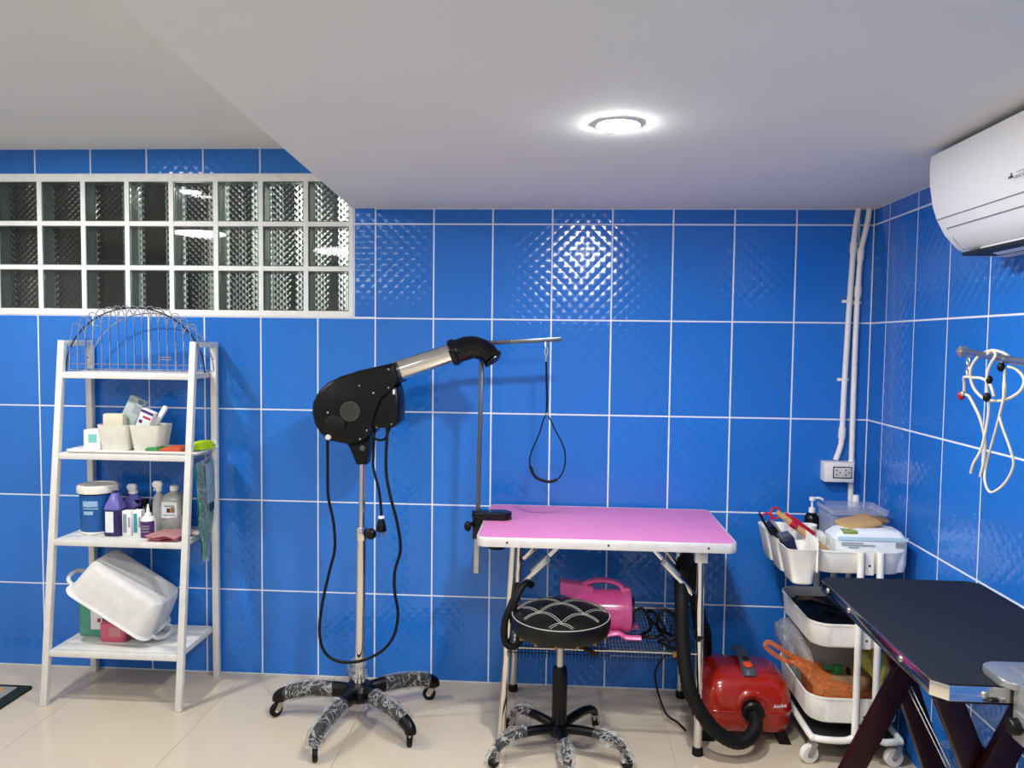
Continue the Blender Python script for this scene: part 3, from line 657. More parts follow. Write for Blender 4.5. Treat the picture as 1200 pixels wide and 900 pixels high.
MB().prism([(1.48, 1.095), (1.517, 1.041), (1.522, 1.005), (1.560, 1.005), (1.571, 1.068), (1.573, 1.124)], -DY - .035, -DY + .035, Matrix.Scale(-1, 4, (0, 1, 0)) @ XZ, .006).build('tilt_bracket', 'black_plastic', t)
disc(1.548, 1.070, DY - .034, DY - .043, .0105, 'tilt_bolt', 'grey_grille', t)
MB().cyl((1.665, DY, 1.362), (1.898, DY, 1.440), .0385, n=36).build('nozzle_tube', 'chrome', t)
nz = MB().lathe([(0, 0), (.049, 0), (.0515, .004), (.0515, .02), (.047, .024), (.045, .03), (.046, .07), (0, .07)], T(1.878, DY, 1.4335) @ rot('Y', 71.5), 32)
nz.tube([(1.915, DY, 1.4455), (1.955, DY, 1.457), (1.995, DY - .002, 1.449), (2.022, DY - .012, 1.432), (2.040, DY - .022, 1.412)], lambda u: .0455 - .009 * u, 24, sub=5)
nz.lathe([(.0, 0), (.040, 0), (.041, .003), (.041, .010), (.036, .013), (.030, .010), (0, .006)], T(2.035, DY - .019, 1.418) @ rot('Y', 133), 28)
nz.build('nozzle_elbow', 'black_gloss', t)
cl = [(1.415, 1.10), (1.412, .996), (1.412, .88), (1.432, .78), (1.439, .68), (1.422, .596), (1.398, .477), (1.388, .375), (1.401, .301), (1.438, .258), (1.496, .243), (1.564, .253), (1.631, .292), (1.671, .351), (1.684, .436), (1.673, .52), (1.676, .603), (1.699, .688), (1.689, .787), (1.659, .902), (1.642, 1.001), (1.645, 1.155)]
MB().tube([(x, DY - .045 + .02 * math.sin(i * .6), z) for i, (x, z) in enumerate(cl)], .0058, 10).build('power_cable', 'cord_black', t)
pc = MB().tube([(1.590, DY - .02, 1.155), (1.586, DY - .02, 1.05), (1.586, DY - .02, .99), (1.607, DY - .025, .914), (1.618, DY - .03, .84), (1.619, DY - .03, .80)], .0055, 10).build('plug_cable', 'cord_black', t)
b = MB().lathe([(0, .788), (.011, .79), (.018, .765), (.020, .75), (.018, .742), (0, .742)], T(1.619, DY - .03, .008), 16); b.build('plug', 'black_plastic', pc)
MB().lathe([(.006, .805), (.012, .803), (.012, .795), (.006, .793)], T(1.619, DY - .03, .006), 14, True).build('plug_collar', 'card_white', pc)
for dx in (-.008, .008): MB().cyl((1.619 + dx, DY - .03, .752), (1.619 + dx, DY - .03, .728), .0025, n=8).build('plug_pin', 'brass', pc)
MB().tube([(1.582, DY - .03, 1.152), (1.590, DY - .035, 1.115), (1.610, DY - .04, 1.102), (1.634, DY - .038, 1.108), (1.648, DY - .03, 1.14), (1.65, DY - .02, 1.158)], .0045, 8).build('link_cable', 'cord_black', t)

# ------------------------------------------------------------------ pink grooming table
TX0, TX1, TY0, TY1, TZ = 2.004, 2.917, -.598, -.028, .79
t = thing('grooming_table', 'pink topped folding grooming table with silver edge and chrome legs', 'table', ((TX0 + TX1) / 2, -.31, 0))
rim = rrect(TX0, TX1, TY0, TY1, .035, 6)
MB().prism(rrect(TX0 + .006, TX1 - .006, TY0 + .006, TY1 - .006, .03, 6), TZ - .02, TZ).build('tabletop', 'pink_top', t)
ed = MB().loft([[(x, y, z) for x, y in rrect(TX0 + i, TX1 - i, TY0 + i, TY1 - i, .035 - i, 6)] for i, z in ((.012, TZ - .033), (.001, TZ - .033), (0, TZ - .030), (0, TZ - .002), (.002, TZ + .001), (.007, TZ + .001), (.007, TZ - .004))], None, True, False).build('edge_trim', 'aluminium', t)
for x in (2.115, 2.47, 2.815): MB().sphere((x, TY0 - .0005, TZ - .016), (.004, .003, .004), u=8, v=5).build('screw', 'black_hole', ed)
LEGS = ((2.096, 2.134, -.517), (2.112, 2.138, -.06), (2.808, 2.802, -.522), (2.815, 2.79, -.06))
for x0, x1, y in LEGS:
    lg = MB().cyl((x0, y, .012), (x1, y, TZ - .03), .0145, n=18).build('leg', 'chrome', t)
    MB().lathe([(0, 0), (.019, 0), (.021, .004), (.019, .024), (.0155, .03), (0, .03)], T(x0, y, 0), 18).build('rubber_foot', 'black_rubber', lg)
for x0, x1, y in LEGS[2:3]:
    MB().span((x1 - .022, y - .02, TZ - .085), (x1 + .022, y + .016, TZ - .032), .002).build('hinge_plate', 'aluminium', t)
    MB().sphere((x1, y - .0205, TZ - .055), (.004, .003, .004), u=8, v=5).build('screw', 'screw', t)
MB().cyl((2.80, -.522, .42), (2.806, -.522, .44), .0152, n=16).build('leg_clip', 'black_rubber', t)
for y in (-.485, -.09):
    for sx, (a, c_) in ((1, ((2.15, .575), (2.315, TZ - .035))), (-1, ((2.785, .575), (2.62, TZ - .035)))):
        mid = ((a[0] + c_[0]) / 2, (a[1] + c_[1]) / 2)
        br = MB().bar((a[0], y, a[1]), (mid[0] + sx * .02, y, mid[1] + .02), .018, .012, bev=.003)
        br.bar((mid[0] - sx * .02, y + .012, mid[1] - .02), (c_[0], y + .012, c_[1]), .016, .010, bev=.003)
        br = br.build('folding_brace', 'chrome', t)
        MB().bar((mid[0] - sx * .03, y + .005, mid[1] - .03), (mid[0] + sx * .03, y + .005, mid[1] + .03), .026, .02, bev=.004).build('brace_lock', 'grey_cast', br)
# wire basket between the legs
BZ_ = .373
bf = MB()
for y in (-.53, -.05): bf.tube([(2.115, y, BZ_), (2.81, y, BZ_)], .004, 6, smooth=False)
for x in (2.115, 2.81): bf.tube([(x, -.53, BZ_), (x, -.05, BZ_)], .004, 6, smooth=False)
bf = bf.build('basket_rim', 'wire', t)
b = MB()
for k in range(56):
    x = 2.118 + .69 * k / 55
    b.tube([(x, -.533, BZ_ - .034), (x, -.533, BZ_), (x, -.53, BZ_ - .004), (x, -.05, BZ_ - .004)], .0015, 4, smooth=False)
for k in range(14): b.tube([(2.115, -.53 + .48 * k / 13, BZ_ - .006), (2.81, -.53 + .48 * k / 13, BZ_ - .006)], .0015, 4, smooth=False)
b.tube([(2.115, -.533, BZ_ - .017), (2.81, -.533, BZ_ - .017)], .0016, 4, smooth=False)
b.build('basket_wire', 'dark_wire', bf)['kind'] = 'stuff'

# grooming arm with noose clamped to the pink table
AX, AY = 1.984, -.30
t = thing('noose_stand', 'dark steel grooming arm clamped to the left edge of the pink table', 'grooming arm', (AX, AY, TZ))
MB().bar((1.976, AY, .585), (1.990, AY, 1.478), .0165, .0165, bev=.002).build('post', 'steel_dark', t)
MB().bar((1.9757, AY, .575), (1.9785, AY, .725), .0205, .0205, bev=.002).build('lower_tube', 'brushed', t)
MB().bar((1.962, AY, 1.471), (2.295, AY, 1.492), .017, .014, bev=.002).build('cross_arm', 'steel_dark', t)
for x in (2.105, 2.115): MB().sphere((x, AY - .009, 1.481), (.004, .004, .006), u=8, v=6).build('rivet', 'screw', t)
cm = MB().prism(rrect(1.957, 2.112, -.337, -.268, .028, 5), TZ + .0015, TZ + .03, None, .008, 3)
cm.span((1.962, -.33, TZ - .075), (2.002, -.275, TZ + .012), .003); cm.span((1.962, -.325, TZ - .068), (2.075, -.28, TZ - .05), .003)
cm = cm.build('clamp', 'black_gloss', t)
MB().lathe([(0, 0), (.032, 0), (.036, .006), (.036, .018), (.03, .024), (0, .024)], T(2.055, -.302, TZ - .115), 20).build('clamp_knob', 'black_plastic', cm)
MB().cyl((2.055, -.302, TZ - .095), (2.055, -.302, TZ - .05), .005, n=10).build('clamp_screw', 'screw', cm)
kb = MB().cyl((1.965, -.33, TZ - .012), (1.952, -.355, TZ - .016), .007, n=10); kb.sphere((1.948, -.362, TZ - .018), (.014, .012, .02)); kb.build('side_knob', 'black_plastic', cm)
t = thing('grooming_noose', 'black grooming noose loop hanging from the arm above the pink table', 'noose', (2.237, AY, 1.47))
b = MB().tube([(2.237, AY, 1.487), (2.241, AY - .004, 1.478), (2.236, AY - .008, 1.462), (2.233, AY - .004, 1.478)], .0025, 6, closed=True)
b.tube([(2.237, AY - .004, 1.463), (2.243, AY - .004, 1.445), (2.238, AY - .004, 1.425), (2.232, AY - .004, 1.445)], .0025, 6, closed=True); b.cyl((2.238, AY - .004, 1.428), (2.238, AY - .004, 1.405), .005, n=10)
b.build('snap_hook', 'screw', t)
MB().tube([(2.238, AY - .004, 1.41), (2.24, AY - .004, 1.34), (2.243, AY - .004, 1.253), (2.241, AY - .004, 1.198)], .004, 8).build('strap', 'cord_black', t)
MB().sphere((2.243, AY - .004, 1.203), (.006, .005, .008), u=10, v=6).build('slider', 'screw', t)
MB().tube([(2.241, AY - .004, 1.2), (2.215, AY - .004, 1.127), (2.185, AY - .004, 1.053), (2.18, AY - .004, 1.004), (2.204, AY - .004, .957), (2.254, AY - .004, .941), (2.293, AY - .004, .956), (2.315, AY - .004, 1.007), (2.311, AY - .004, 1.073), (2.278, AY - .004, 1.138)], .0028, 8, closed=True).build('loop', 'cord_black', t)
MB().tube([(2.181, AY - .004, 1.0), (2.204, AY - .004, .957), (2.254, AY - .004, .941), (2.285, AY - .004, .95)], .0058, 10).build('neck_sleeve', 'black_rubber', t)

# ------------------------------------------------------------------ stool
SX, SY = 2.308, -.555
t = thing('stool', 'round black cushioned stool on five wrapped wheeled legs in front of the pink table', 'stool', (SX, SY, 0))
M = T(SX, SY, 0)
st = MB().lathe([(0, .444), (.15, .444), (.166, .450), (.177, .468), (.178, .500), (.172, .512)], M, 48).build('seat_side', 'black_leather', t)
tp = MB(); NR, NA = 14, 48
def zt(r, a):
    x, y = r * math.cos(a) - .002, r * math.sin(a) - .022
    u, v = (x + y) / .157, (x - y) / .157
    q = min(abs(u - round(u)), abs(v - round(v)))
    return .512 + .028 * (1 - (r / .174) ** 2) + .006 * min(1, q * 6) * min(1, (.174 - r) / .02)
tp.lathe([(0, 0)], None) if False else None
rg = [[tp.bm.verts.new((SX + .172 * i / NR * math.cos(2 * PI * k / NA), SY + .172 * i / NR * math.sin(2 * PI * k / NA), zt(.172 * i / NR, 2 * PI * k / NA))) for k in range(NA)] for i in range(1, NR + 1)]
c0 = tp.bm.verts.new((SX, SY, zt(0, 0)))
for k in range(NA): tp.bm.faces.new((c0, rg[0][k], rg[0][(k + 1) % NA]))
for a_, b_ in zip(rg, rg[1:]):
    for k in range(NA): tp.bm.faces.new((a_[k], b_[k], b_[(k + 1) % NA], a_[(k + 1) % NA]))
cu = tp.build('seat_cushion', 'black_leather', t, ang=60)
MB().tube([(SX + .1735 * math.cos(2 * PI * k / 40), SY + .1735 * math.sin(2 * PI * k / 40), .511) for k in range(40)], .0018, 6, closed=True, sub=2).build('piping', 'stitch', cu)
b = MB()
def quilt(p, q, off):
    pts = []
    for k in range(9):
        s_ = k / 8; x = p[0] + (q[0] - p[0]) * s_; y = p[1] + (q[1] - p[1]) * s_ + .0125 * math.sin(PI * s_)
        nx, ny = -(q[1] - p[1]), q[0] - p[0]; l = math.hypot(nx, ny); x += nx / l * off; y += ny / l * off
        r = math.hypot(x, y)
        if r > .171: continue
        pts.append((SX + x, SY + y, zt(r, math.atan2(y, x)) + .0012))
    if len(pts) > 1: b.tube(pts, .001, 5, sub=2)
H = .0785
for i in range(-3, 4):
    for j in range(-3, 4):
        if (i + j) % 2: continue
        for dx in (1, -1):
            for off in (-.0032, .0032): quilt((i * H + .002, j * H + .022), ((i + dx) * H + .002, (j + 1) * H + .022), off)
b.build('stitching', 'stitch', cu)['kind'] = 'stuff'
for k in range(14):
    a = 2 * PI * (k + .3) / 14
    MB().box((SX + .163 * math.cos(a), SY + .163 * math.sin(a), .452), (.012, .012, .018), None, .003).build('seat_tack', 'brass', st)
MB().cyl((SX, SY, .42), (SX, SY, .446), .06, n=24).build('seat_plate', 'black_plastic', t)
MB().cyl((SX, SY, .30), (SX, SY, .436), .0145, n=20).build('gas_piston', 'brushed', t)
MB().lathe([(0, .075), (.027, .075), (.027, .29), (.024, .315), (.02, .32), (0, .32)], M, 24).build('column', 'black_plastic', t)
MB().bar((SX + .03, SY - .03, .43), (SX + .13, SY - .09, .40), .016, .012, bev=.003).build('height_lever', 'black_plastic', t)
MB().lathe([(0, .07), (.034, .07), (.036, .078), (.034, .112), (0, .112)], M, 24).build('base_hub', 'black_plastic', t)
for k, a in enumerate((205, 138, 55, 342, 278)):
    a = math.radians(a); ca, sa = math.cos(a), math.sin(a)
    def at2(r, z): return (SX + ca * r, SY + sa * r, z)
    lg = MB().tube([at2(.02, .095), at2(.1, .1), at2(.17, .096), at2(.215, .082), at2(.237, .062)], lambda u: .0175 - .003 * u, 10, sub=5).build('base_leg', 'black_plastic', t)
    if k != 2: MB().tube([at2(.13, .099), at2(.18, .094), at2(.225, .078), at2(.25, .05), at2(.253, .028)], lambda u: .025 + .006 * math.sin(7 * u), 12, sub=5, caps=False).jitter(.004, k + 20).build('plastic_sleeve', 'wrap', lg)
    swivel_caster(lg, *at2(.238, 0)[:2], .058, .024, a + (.5, 1.2, .3, -.6, .8)[k], hub='black_plastic')

# ------------------------------------------------------------------ pink blower in the basket
BX_, BY_, BZc = 2.455, -.335, .456
t = thing('pet_blower', 'glossy pink pet blower with carry handle in the wire basket under the table', 'blower', (BX_, BY_, BZ_))
M = T(BX_, BY_, BZc) @ rot('Y', 90)
MB().lathe([(0, -.12), (.05, -.115), (.066, -.09), (.0775, -.04), (.0785, .092), (.0785, .096), (0, .096)], M, 40).build('body', 'pink_paint', t)
MB().lathe([(.0785, .09), (.081, .094), (.082, .102), (.079, .118), (.074, .121), (0, .121)], M, 40).build('end_cap', 'pink_plastic', t)
MB().lathe([(0, .118), (.05, .118), (.05, .132), (0, .132)], M, 24).build('cable_gland', 'black_plastic', t)
MB().loft([[(x, BY_ + dy, z) for dy in (-.03, .03) for z in ((z0, z1) if dy < 0 else (z1, z0))] for x, z0, z1 in ((2.305, .522, .566), (2.34, .512, .560), (2.40, .500, .555), (2.43, .50, .548))]).build('nozzle', 'pink_plastic', t)
MB().tube([(2.395, BY_, .552), (2.415, BY_, .563), (2.45, BY_, .571), (2.49, BY_, .570), (2.525, BY_, .560), (2.545, BY_, .538), (2.551, BY_, .525)], .010, 10, flat=1.6).build('handle', 'pink_plastic', t)
MB().span((2.535, BY_ - .018, .525), (2.572, BY_ + .018, .545), .004).build('handle_mount', 'pink_plastic', t)
for s_ in (-1, 1):
    for y in (BY_ - .07, BY_ + .05):
        MB().tube([(BX_ + s_ * .03, y, .386), (BX_ + s_ * .07, y, .392), (BX_ + s_ * .095, y, .378), (BX_ + s_ * .125, y - .005, .3775), (BX_ + s_ * .155, y - .008, .3785)], lambda u: .0095, 8, flat=2.0).build('foot', 'pink_plastic', t)
MB().span((BX_ - .07, BY_ - .085, .385), (BX_ + .07, BY_ + .06, .397), .004).build('cradle', 'pink_plastic', t)
t = tag(MB().tube([(2.588, -.335, .456), (2.625, -.33, .46), (2.65, -.36, .40), (2.61, -.40, .385), (2.655, -.43, .39), (2.70, -.38, .40), (2.665, -.33, .45), (2.64, -.30, .43), (2.69, -.33, .385), (2.735, -.40, .39), (2.75, -.36, .43), (2.71, -.31, .455), (2.675, -.34, .41), (2.70, -.42, .385), (2.74, -.44, .384), (2.715, -.47, .40), (2.67, -.45, .384), (2.72, -.515, .383)], .0058, 8).build('power_cable', 'cord_black'), 'black power cable tangled in the wire basket behind the pink blower', 'cable')
tag(MB().tube([(2.745, -.24, .37), (2.735, -.22, .26), (2.70, -.2, .19), (2.69, -.2, .14), (2.71, -.21, .06), (2.735, -.24, .009), (2.77, -.3, .0065), (2.79, -.36, .0065)], .004, 8).build('power_cable', 'cord_black'), 'thin black cable hanging from the basket down to the floor', 'cable')
MB().box((2.722, -.538, .372), (.03, .016, .018), None, .003).build('cable_clip', 'brass', None)
o = bpy.data.objects['cable_clip']; tag(o, 'small brown plug hooked on the front rim of the wire basket', 'plug')
tag(MB().tube([(2.155, -.50, .60), (2.128, -.535, .53), (2.106, -.54, .465), (2.108, -.545, .40), (2.135, -.55, .382), (2.160, -.54, .40), (2.158, -.535, .45), (2.137, -.54, .49), (2.148, -.535, .56), (2.178, -.50, .600), (2.20, -.47, .585)], .0125, 10).build('hose', 'black_rubber'), 'short black hose looped round the left front leg of the pink table', 'hose')

# ------------------------------------------------------------------ red dryer and its hose
RX, RY = 3.005, -.30
t = thing('floor_dryer', 'red box shaped floor dryer with dark top handle under the pink table', 'dryer', (RX, RY, 0))
def rl(sx, sy, z, r, n=7): return [(RX + u, RY + v, z) for u, v in rrect(-sx, sx, -sy, sy, r, n)]
MB().loft([rl(.13, .105, .036, .05), rl(.155, .135, .05, .06), rl(.166, .146, .085, .065), rl(.167, .147, .14, .065), rl(.163, .143, .185, .065), rl(.150, .13, .222, .06), rl(.125, .105, .243, .055), rl(.08, .065, .251, .045)]).build('body', 'red_plastic', t, ang=60)
MB().loft([rl(.168, .148, .120, .065), rl(.1695, .1495, .122, .065), rl(.1695, .1495, .128, .065), rl(.168, .148, .130, .065)], None, False, False).build('seam', 'red_plastic', t)
MB().lathe([(.078, -.02), (.074, .006), (.062, .018), (.052, .020), (.05, .01), (0, .01)], T(RX + .01, RY - .13, .138) @ rot('X', 90), 40).build('outlet_collar', 'red_plastic', t)
MB().lathe([(0, 0), (.040, 0), (.040, .04), (.034, .046), (0, .046)], T(RX + .01, RY - .135, .138) @ rot('X', 90), 32).build('outlet', 'black_plastic', t)
hd = MB().tube([(RX + .012, -.135, .246), (RX + .008, -.20, .274), (RX + .008, -.29, .282), (RX + .01, -.37, .262), (RX + .01, -.40, .24)], lambda u: .018 + .010 * u, 12, flat=.55).build('handle', 'grey_plastic', t)
MB().sphere((RX + .009, -.365, .2755), (.018, .028, .008)).build('button', 'orange_red', hd)
MB().sphere((RX + .009, -.33, .284), (.013, .026, .006)).build('handle_slot', 'black_hole', hd)
for s_ in (-1, 1):
    for y in (-.40, -.2):
        MB().prism([(s_ * .105, .05), (s_ * .14, .05), (s_ * .165, 0), (s_ * .12, 0)] if s_ > 0 else [(-.14, .05), (-.105, .05), (-.12, 0), (-.165, 0)], -y - .02, -y + .025, T(RX, 0, 0) @ Matrix.Scale(-1, 4, (0, 1, 0)) @ XZ, .003).build('foot', 'black_rubber', t)
text_mesh('lettering', 'Aeolus', .0195, T(RX + .086, RY - .1535, .150) @ rot('Z', 17) @ rot('X', 86), 'card_white', t)
hp = [(RX + .01, -.435, .138), (RX + .012, -.50, .116), (2.99, -.545, .088), (2.932, -.572, .078), (2.861, -.582, .118), (2.80, -.58, .193), (2.76, -.57, .285), (2.745, -.535, .404), (2.743, -.50, .529), (2.746, -.45, .635), (2.765, -.39, .668), (2.79, -.33, .66), (2.815, -.27, .59), (2.84, -.23, .47), (2.865, -.21, .36)]
hs = MB(); P = catmull(hp, 14)
hs.tube([tuple(p) for p in P], lambda u: (.0255 + .0010 * math.sin(2 * PI * u * 130)) if u < .95 else .029, 14, smooth=False)
t = thing('dryer_hose', 'thick black corrugated hose from the red dryer draped up over the table brace', 'hose', (2.9, -.5, 0)); hs.build('corrugated_tube', 'black_rubber', t)
MB().lathe([(.026, 0), (.034, .01), (.034, .05), (.020, .13), (0, .13)], T(2.862, -.212, .375) @ rot('Y', 167), 18).build('nozzle_end', 'black_plastic', t)

# ------------------------------------------------------------------ white trolley
KX0, KX1, KY0, KY1 = 3.190, 3.522, -.545, -.11
t = thing('trolley', 'white three tier trolley on wheels in the corner behind the black table', 'trolley', ((KX0 + KX1) / 2, -.33, 0))
TR = ((.682, .764), (.415, .503), (.142, .238))
for z0, z1 in TR:
    tr = MB().tray(KX0, KX1, KY0, KY1, z0, z1, .07, .003, .008, .0025, seg=8).build('tray', 'cart_white', t)
    MB().box((3.378, KY0 - .0015, (z0 + z1) / 2), (.028, .004, .082)).build('bracket', 'cart_white', tr)
    MB().sphere((3.378, KY0 - .004, z0 + .033), (.0042, .003, .0042), u=8, v=5).build('screw', 'black_hole', tr)
for xa, xo in ((3.345, KX0 + .012), (3.412, KX1 - .012)):
    s_ = -1 if xa < 3.38 else 1; yo = KY0 - .012; yb = KY1 + .012
    MB().tube([(xa, yo, .766), (xa, yo, .14), (xa + s_ * .006, yo, .105), (xa + s_ * .035, yo, .092), (xo - s_ * .05, yo, .092), (xo - s_ * .012, yo + .012, .092), (xo, yo + .05, .092), (xo, yb - .05, .092), (xo - s_ * .012, yb - .012, .092), (xo - s_ * .05, yb, .092), (xa + s_ * .035, yb, .092), (xa + s_ * .006, yb, .105), (xa, yb, .14), (xa, yb, .766)], .0118, 12, sub=4).build('frame_tube', 'cart_white', t)
MB().prism(rrect(KX0 + .012, KX1 - .012, KY0 + .002, KY1 - .002, .05), .083, .09).build('base_panel', 'dark_grey', t)  # dark grey sheet laid level between the base tubes
for x in (KX0 + .02, KX1 - .02):
    for y in (KY0 + .006, KY1 - .006): swivel_caster(t, x, y, .084, .033, 3.4 if x < 3.3 else 3.3, 'caster_white', 'grey_cast', wd=.022)
# hanging cup organiser
t = thing('cup_organiser', 'white three cup organiser hooked on the left side of the trolley', 'organiser', (3.12, -.38, .65))
NC = 3
for k in range(NC):
    y0 = -.60 + .145 * k; y1 = y0 + .14
    def cl_(x0, x1, a, b, z, r=.022): return [(u, v, z) for u, v in rrect(x0, x1, a, b, r, 5)]
    zb = .652
    MB().loft([cl_(3.112, 3.178, y0 + .018, y1 - .018, zb), cl_(3.106, 3.180, y0 + .012, y1 - .012, zb + .006), cl_(3.082, 3.186, y0, y1, .775), cl_(3.080, 3.187, y0 - .002, y1 + .002, .778), cl_(3.085, 3.183, y0 + .003, y1 - .003, .778), cl_(3.110, 3.176, y0 + .016, y1 - .016, zb + .01)]).build('cup', 'cart_white', t)
MB().prism([(-.60, .70), (-.60, .80), (-.585, .815), (-.20, .815), (-.18, .80), (-.18, .70)], 3.183, 3.1865, YZ, .001).build('back_plate', 'cart_white', t)
def scissors(x, y, z, ang, label):
    t = thing('scissors', label, 'scissors', (x, y, z)); M = T(x, y, z) @ rot('Z', ang) @ rot('Y', -28)
    MB().tube([M @ Vector((.003, 0, -.08)), M @ Vector((0, 0, 0)), M @ Vector((-.006, 0, .02))], .005, 6, flat=.4).build('blade', 'chrome', t)
    for s_ in (-1, 1):
        MB().tube([M @ Vector((s_ * .021 + .019 * math.cos(2 * PI * k / 12), .002 * s_, .042 + .021 * math.sin(2 * PI * k / 12))) for k in range(12)], .0042, 8, closed=True, sub=2).build('finger_ring', 'scissor_red', t)
scissors(3.125, -.285, .79, 12, 'red handled scissors in the rear cup of the organiser')
t = thing('brush', 'dark brush with grey metal pins standing in the middle cup of the organiser', 'brush', (3.11, -.40, .72)); M = T(3.105, -.41, .765) @ rot('Y', -32) @ rot('X', 8)
MB().box((0, 0, .01), (.016, .07, .12), M, .004).build('head', 'black_plastic', t); MB().box((.012, 0, .03), (.010, .06, .07), M, .002).build('pin_pad', 'grey_cast', t)
t = thing('comb', 'slim black comb leaning over the left rim of the organiser', 'comb', (3.09, -.36, .75)); M = T(3.078, -.36, .79) @ rot('Y', -22) @ rot('X', -58)
MB().box((0, 0, 0), (.006, .02, .17), M, .002).build('spine', 'cord_black', t); b = MB()
for k in range(20): b.box((0, -.016, -.08 + k * .0085), (.003, .014, .004), M)
b.build('teeth', 'cord_black', t)
t = thing('clipper', 'navy blue clipper standing in the front cup of the organiser', 'clipper', (3.125, -.51, .7)); M = T(3.118, -.50, .745) @ rot('Y', -16) @ rot('X', 6)
MB().box((0, 0, 0), (.05, .045, .12), M, .012, 3).build('body', 'navy', t); MB().box((-.005, 0, .064), (.04, .042, .014), M, .003).build('head', 'grey_plastic', t)
t = thing('slicker_brush', 'wooden handled brush with red tip leaning across the trolley corner', 'brush', (3.2, -.46, .74))
a_ = Vector((3.085, -.44, .875)); b_ = Vector((3.262, -.475, .742)); d_ = b_ - a_
MB().tube([a_, a_ + d_ * .3, a_ + d_ * .7, b_], lambda u: .0085 + .003 * math.sin(PI * u), 10, flat=.7).build('handle', 'wood', t)
MB().tube([a_ + d_ * .27, a_ + d_ * .38], .0135, 10, smooth=False).build('ferrule', 'red_handle', t)
t = thing('red_brush', 'dark red flat brush lying against the wooden handled brush', 'brush', (3.22, -.42, .76))
MB().prism([(0, -.012), (.05, -.014), (.16, -.026), (.165, .02), (.05, .016), (0, .012)], -.006, .006, T(3.115, -.43, .862) @ rot('Y', 37) @ XZ, .003).build('head', 'red_handle', t)
# things in the top tray
Z5 = .686
t = thing('wipes_pack', 'pale blue and white pack of wipes at the front of the top trolley tray', 'pack', (3.385, -.47, Z5))
def pl(x0, x1, y0, y1, z, r=.02): return [(u, v, z) for u, v in rrect(x0, x1, y0, y1, r, 4)]
MB().loft([pl(3.275, 3.512, -.528, -.40, Z5 + .003), pl(3.268, 3.515, -.532, -.395, Z5 + .03), pl(3.268, 3.515, -.532, -.395, .80), pl(3.29, 3.50, -.515, -.41, .826), pl(3.33, 3.46, -.49, -.43, .832)]).jitter(.002, 5).build('wrapper', 'pack_white', t)
MB().span((3.272, -.5345, .800), (3.512, -.5315, .812)).build('print', 'pack_blue', t)
for z, xa, xb in ((.789, 3.285, 3.36), (.781, 3.285, 3.40), (.773, 3.31, 3.345)): MB().span((xa, -.5345, z), (xb, -.532, z + .003)).build('print', 'ink_grey', t)
MB().span((3.47, -.5345, .778), (3.50, -.532, .795)).build('print', 'ink_grey', t)
MB().box((3.32, -.50, .824), (.05, .04, .012), rot('Z', 0), .003).build('print', 'pack_leaf', t)
t = thing('envelope', 'brown kraft packet lying on top of the wipes pack', 'packet', (3.40, -.43, .83))
M = T(3.375, -.435, .842) @ rot('Y', -8) @ rot('X', 10) @ rot('Z', 12)
MB().box((0, 0, 0), (.13, .10, .012), M, .004).jitter(.001, 4).build('sleeve', 'kraft', t)
solo(MB().box((3.45, -.40, .848), (.075, .07, .012), None, .004), 'dark_box', 'tan_item', 'flat dark brown box beside the kraft packet on the wipes', 'box')
t = thing('lidded_box', 'clear plastic lidded box behind the wipes pack in the top tray', 'box', (3.40, -.27, Z5))
MB().tray(3.31, 3.515, -.36, -.18, Z5 + .001, .845, .02, .002).build('body', 'lid_clear', t)
MB().tray(3.305, 3.518, -.365, -.175, .846, .868, .022, .002, lip=.002).build('lid', 'lid_clear', t)
t = thing('pump_bottle', 'dark pump bottle with white pump head at the back of the top tray', 'bottle', (3.265, -.20, Z5)); M = T(3.285, -.20, Z5)
MB().lathe([(0, 0), (.026, 0), (.028, .004), (.028, .12), (.02, .135), (.012, .14), (0, .14)], M, 24).build('body', 'black_gloss', t)
MB().lathe([(0, .14), (.012, .14), (.012, .158), (.004, .16), (.004, .185), (.011, .187), (.011, .2), (0, .2)], M, 16).build('pump', 'bottle_white', t)
MB().tube([M @ Vector((0, 0, .195)), M @ Vector((.025, 0, .197)), M @ Vector((.042, 0, .190))], .0045, 8).build('spout', 'bottle_white', t)
t = thing('bottle', 'small white bottle with narrow cap behind the clear lidded box', 'bottle', (3.465, -.15, Z5)); M = T(3.47, -.148, Z5)
MB().lathe([(0, 0), (.026, 0), (.028, .004), (.028, .13), (.018, .148), (.018, .158), (0, .158)], M, 20).build('body', 'bottle_white', t); MB().lathe([(0, .156), (.0145, .156), (.0125, .202), (0, .204)], M, 16).build('cap', 'bottle_white', t)
t = thing('cup', 'white cup behind the organiser at the left of the top tray', 'cup', (3.225, -.30, Z5)); M = T(3.228, -.35, Z5)
MB().lathe([(0, 0), (.022, 0), (.03, .125), (.028, .125), (.02, .006), (0, .006)], M, 20).build('shell', 'cart_white', t)
pk = MB().loft([pl(3.215, 3.262, -.47, -.38, Z5 + .002, .015), pl(3.21, 3.268, -.475, -.375, .74, .015), pl(3.222, 3.262, -.465, -.39, .79, .012), pl(3.236, 3.25, -.44, -.41, .806, .005)]).jitter(.004, 9)
solo(pk, 'clear_pouch', 'bag_grey', 'crumpled greyish pouch between wooden brush and wipes pack', 'pouch')
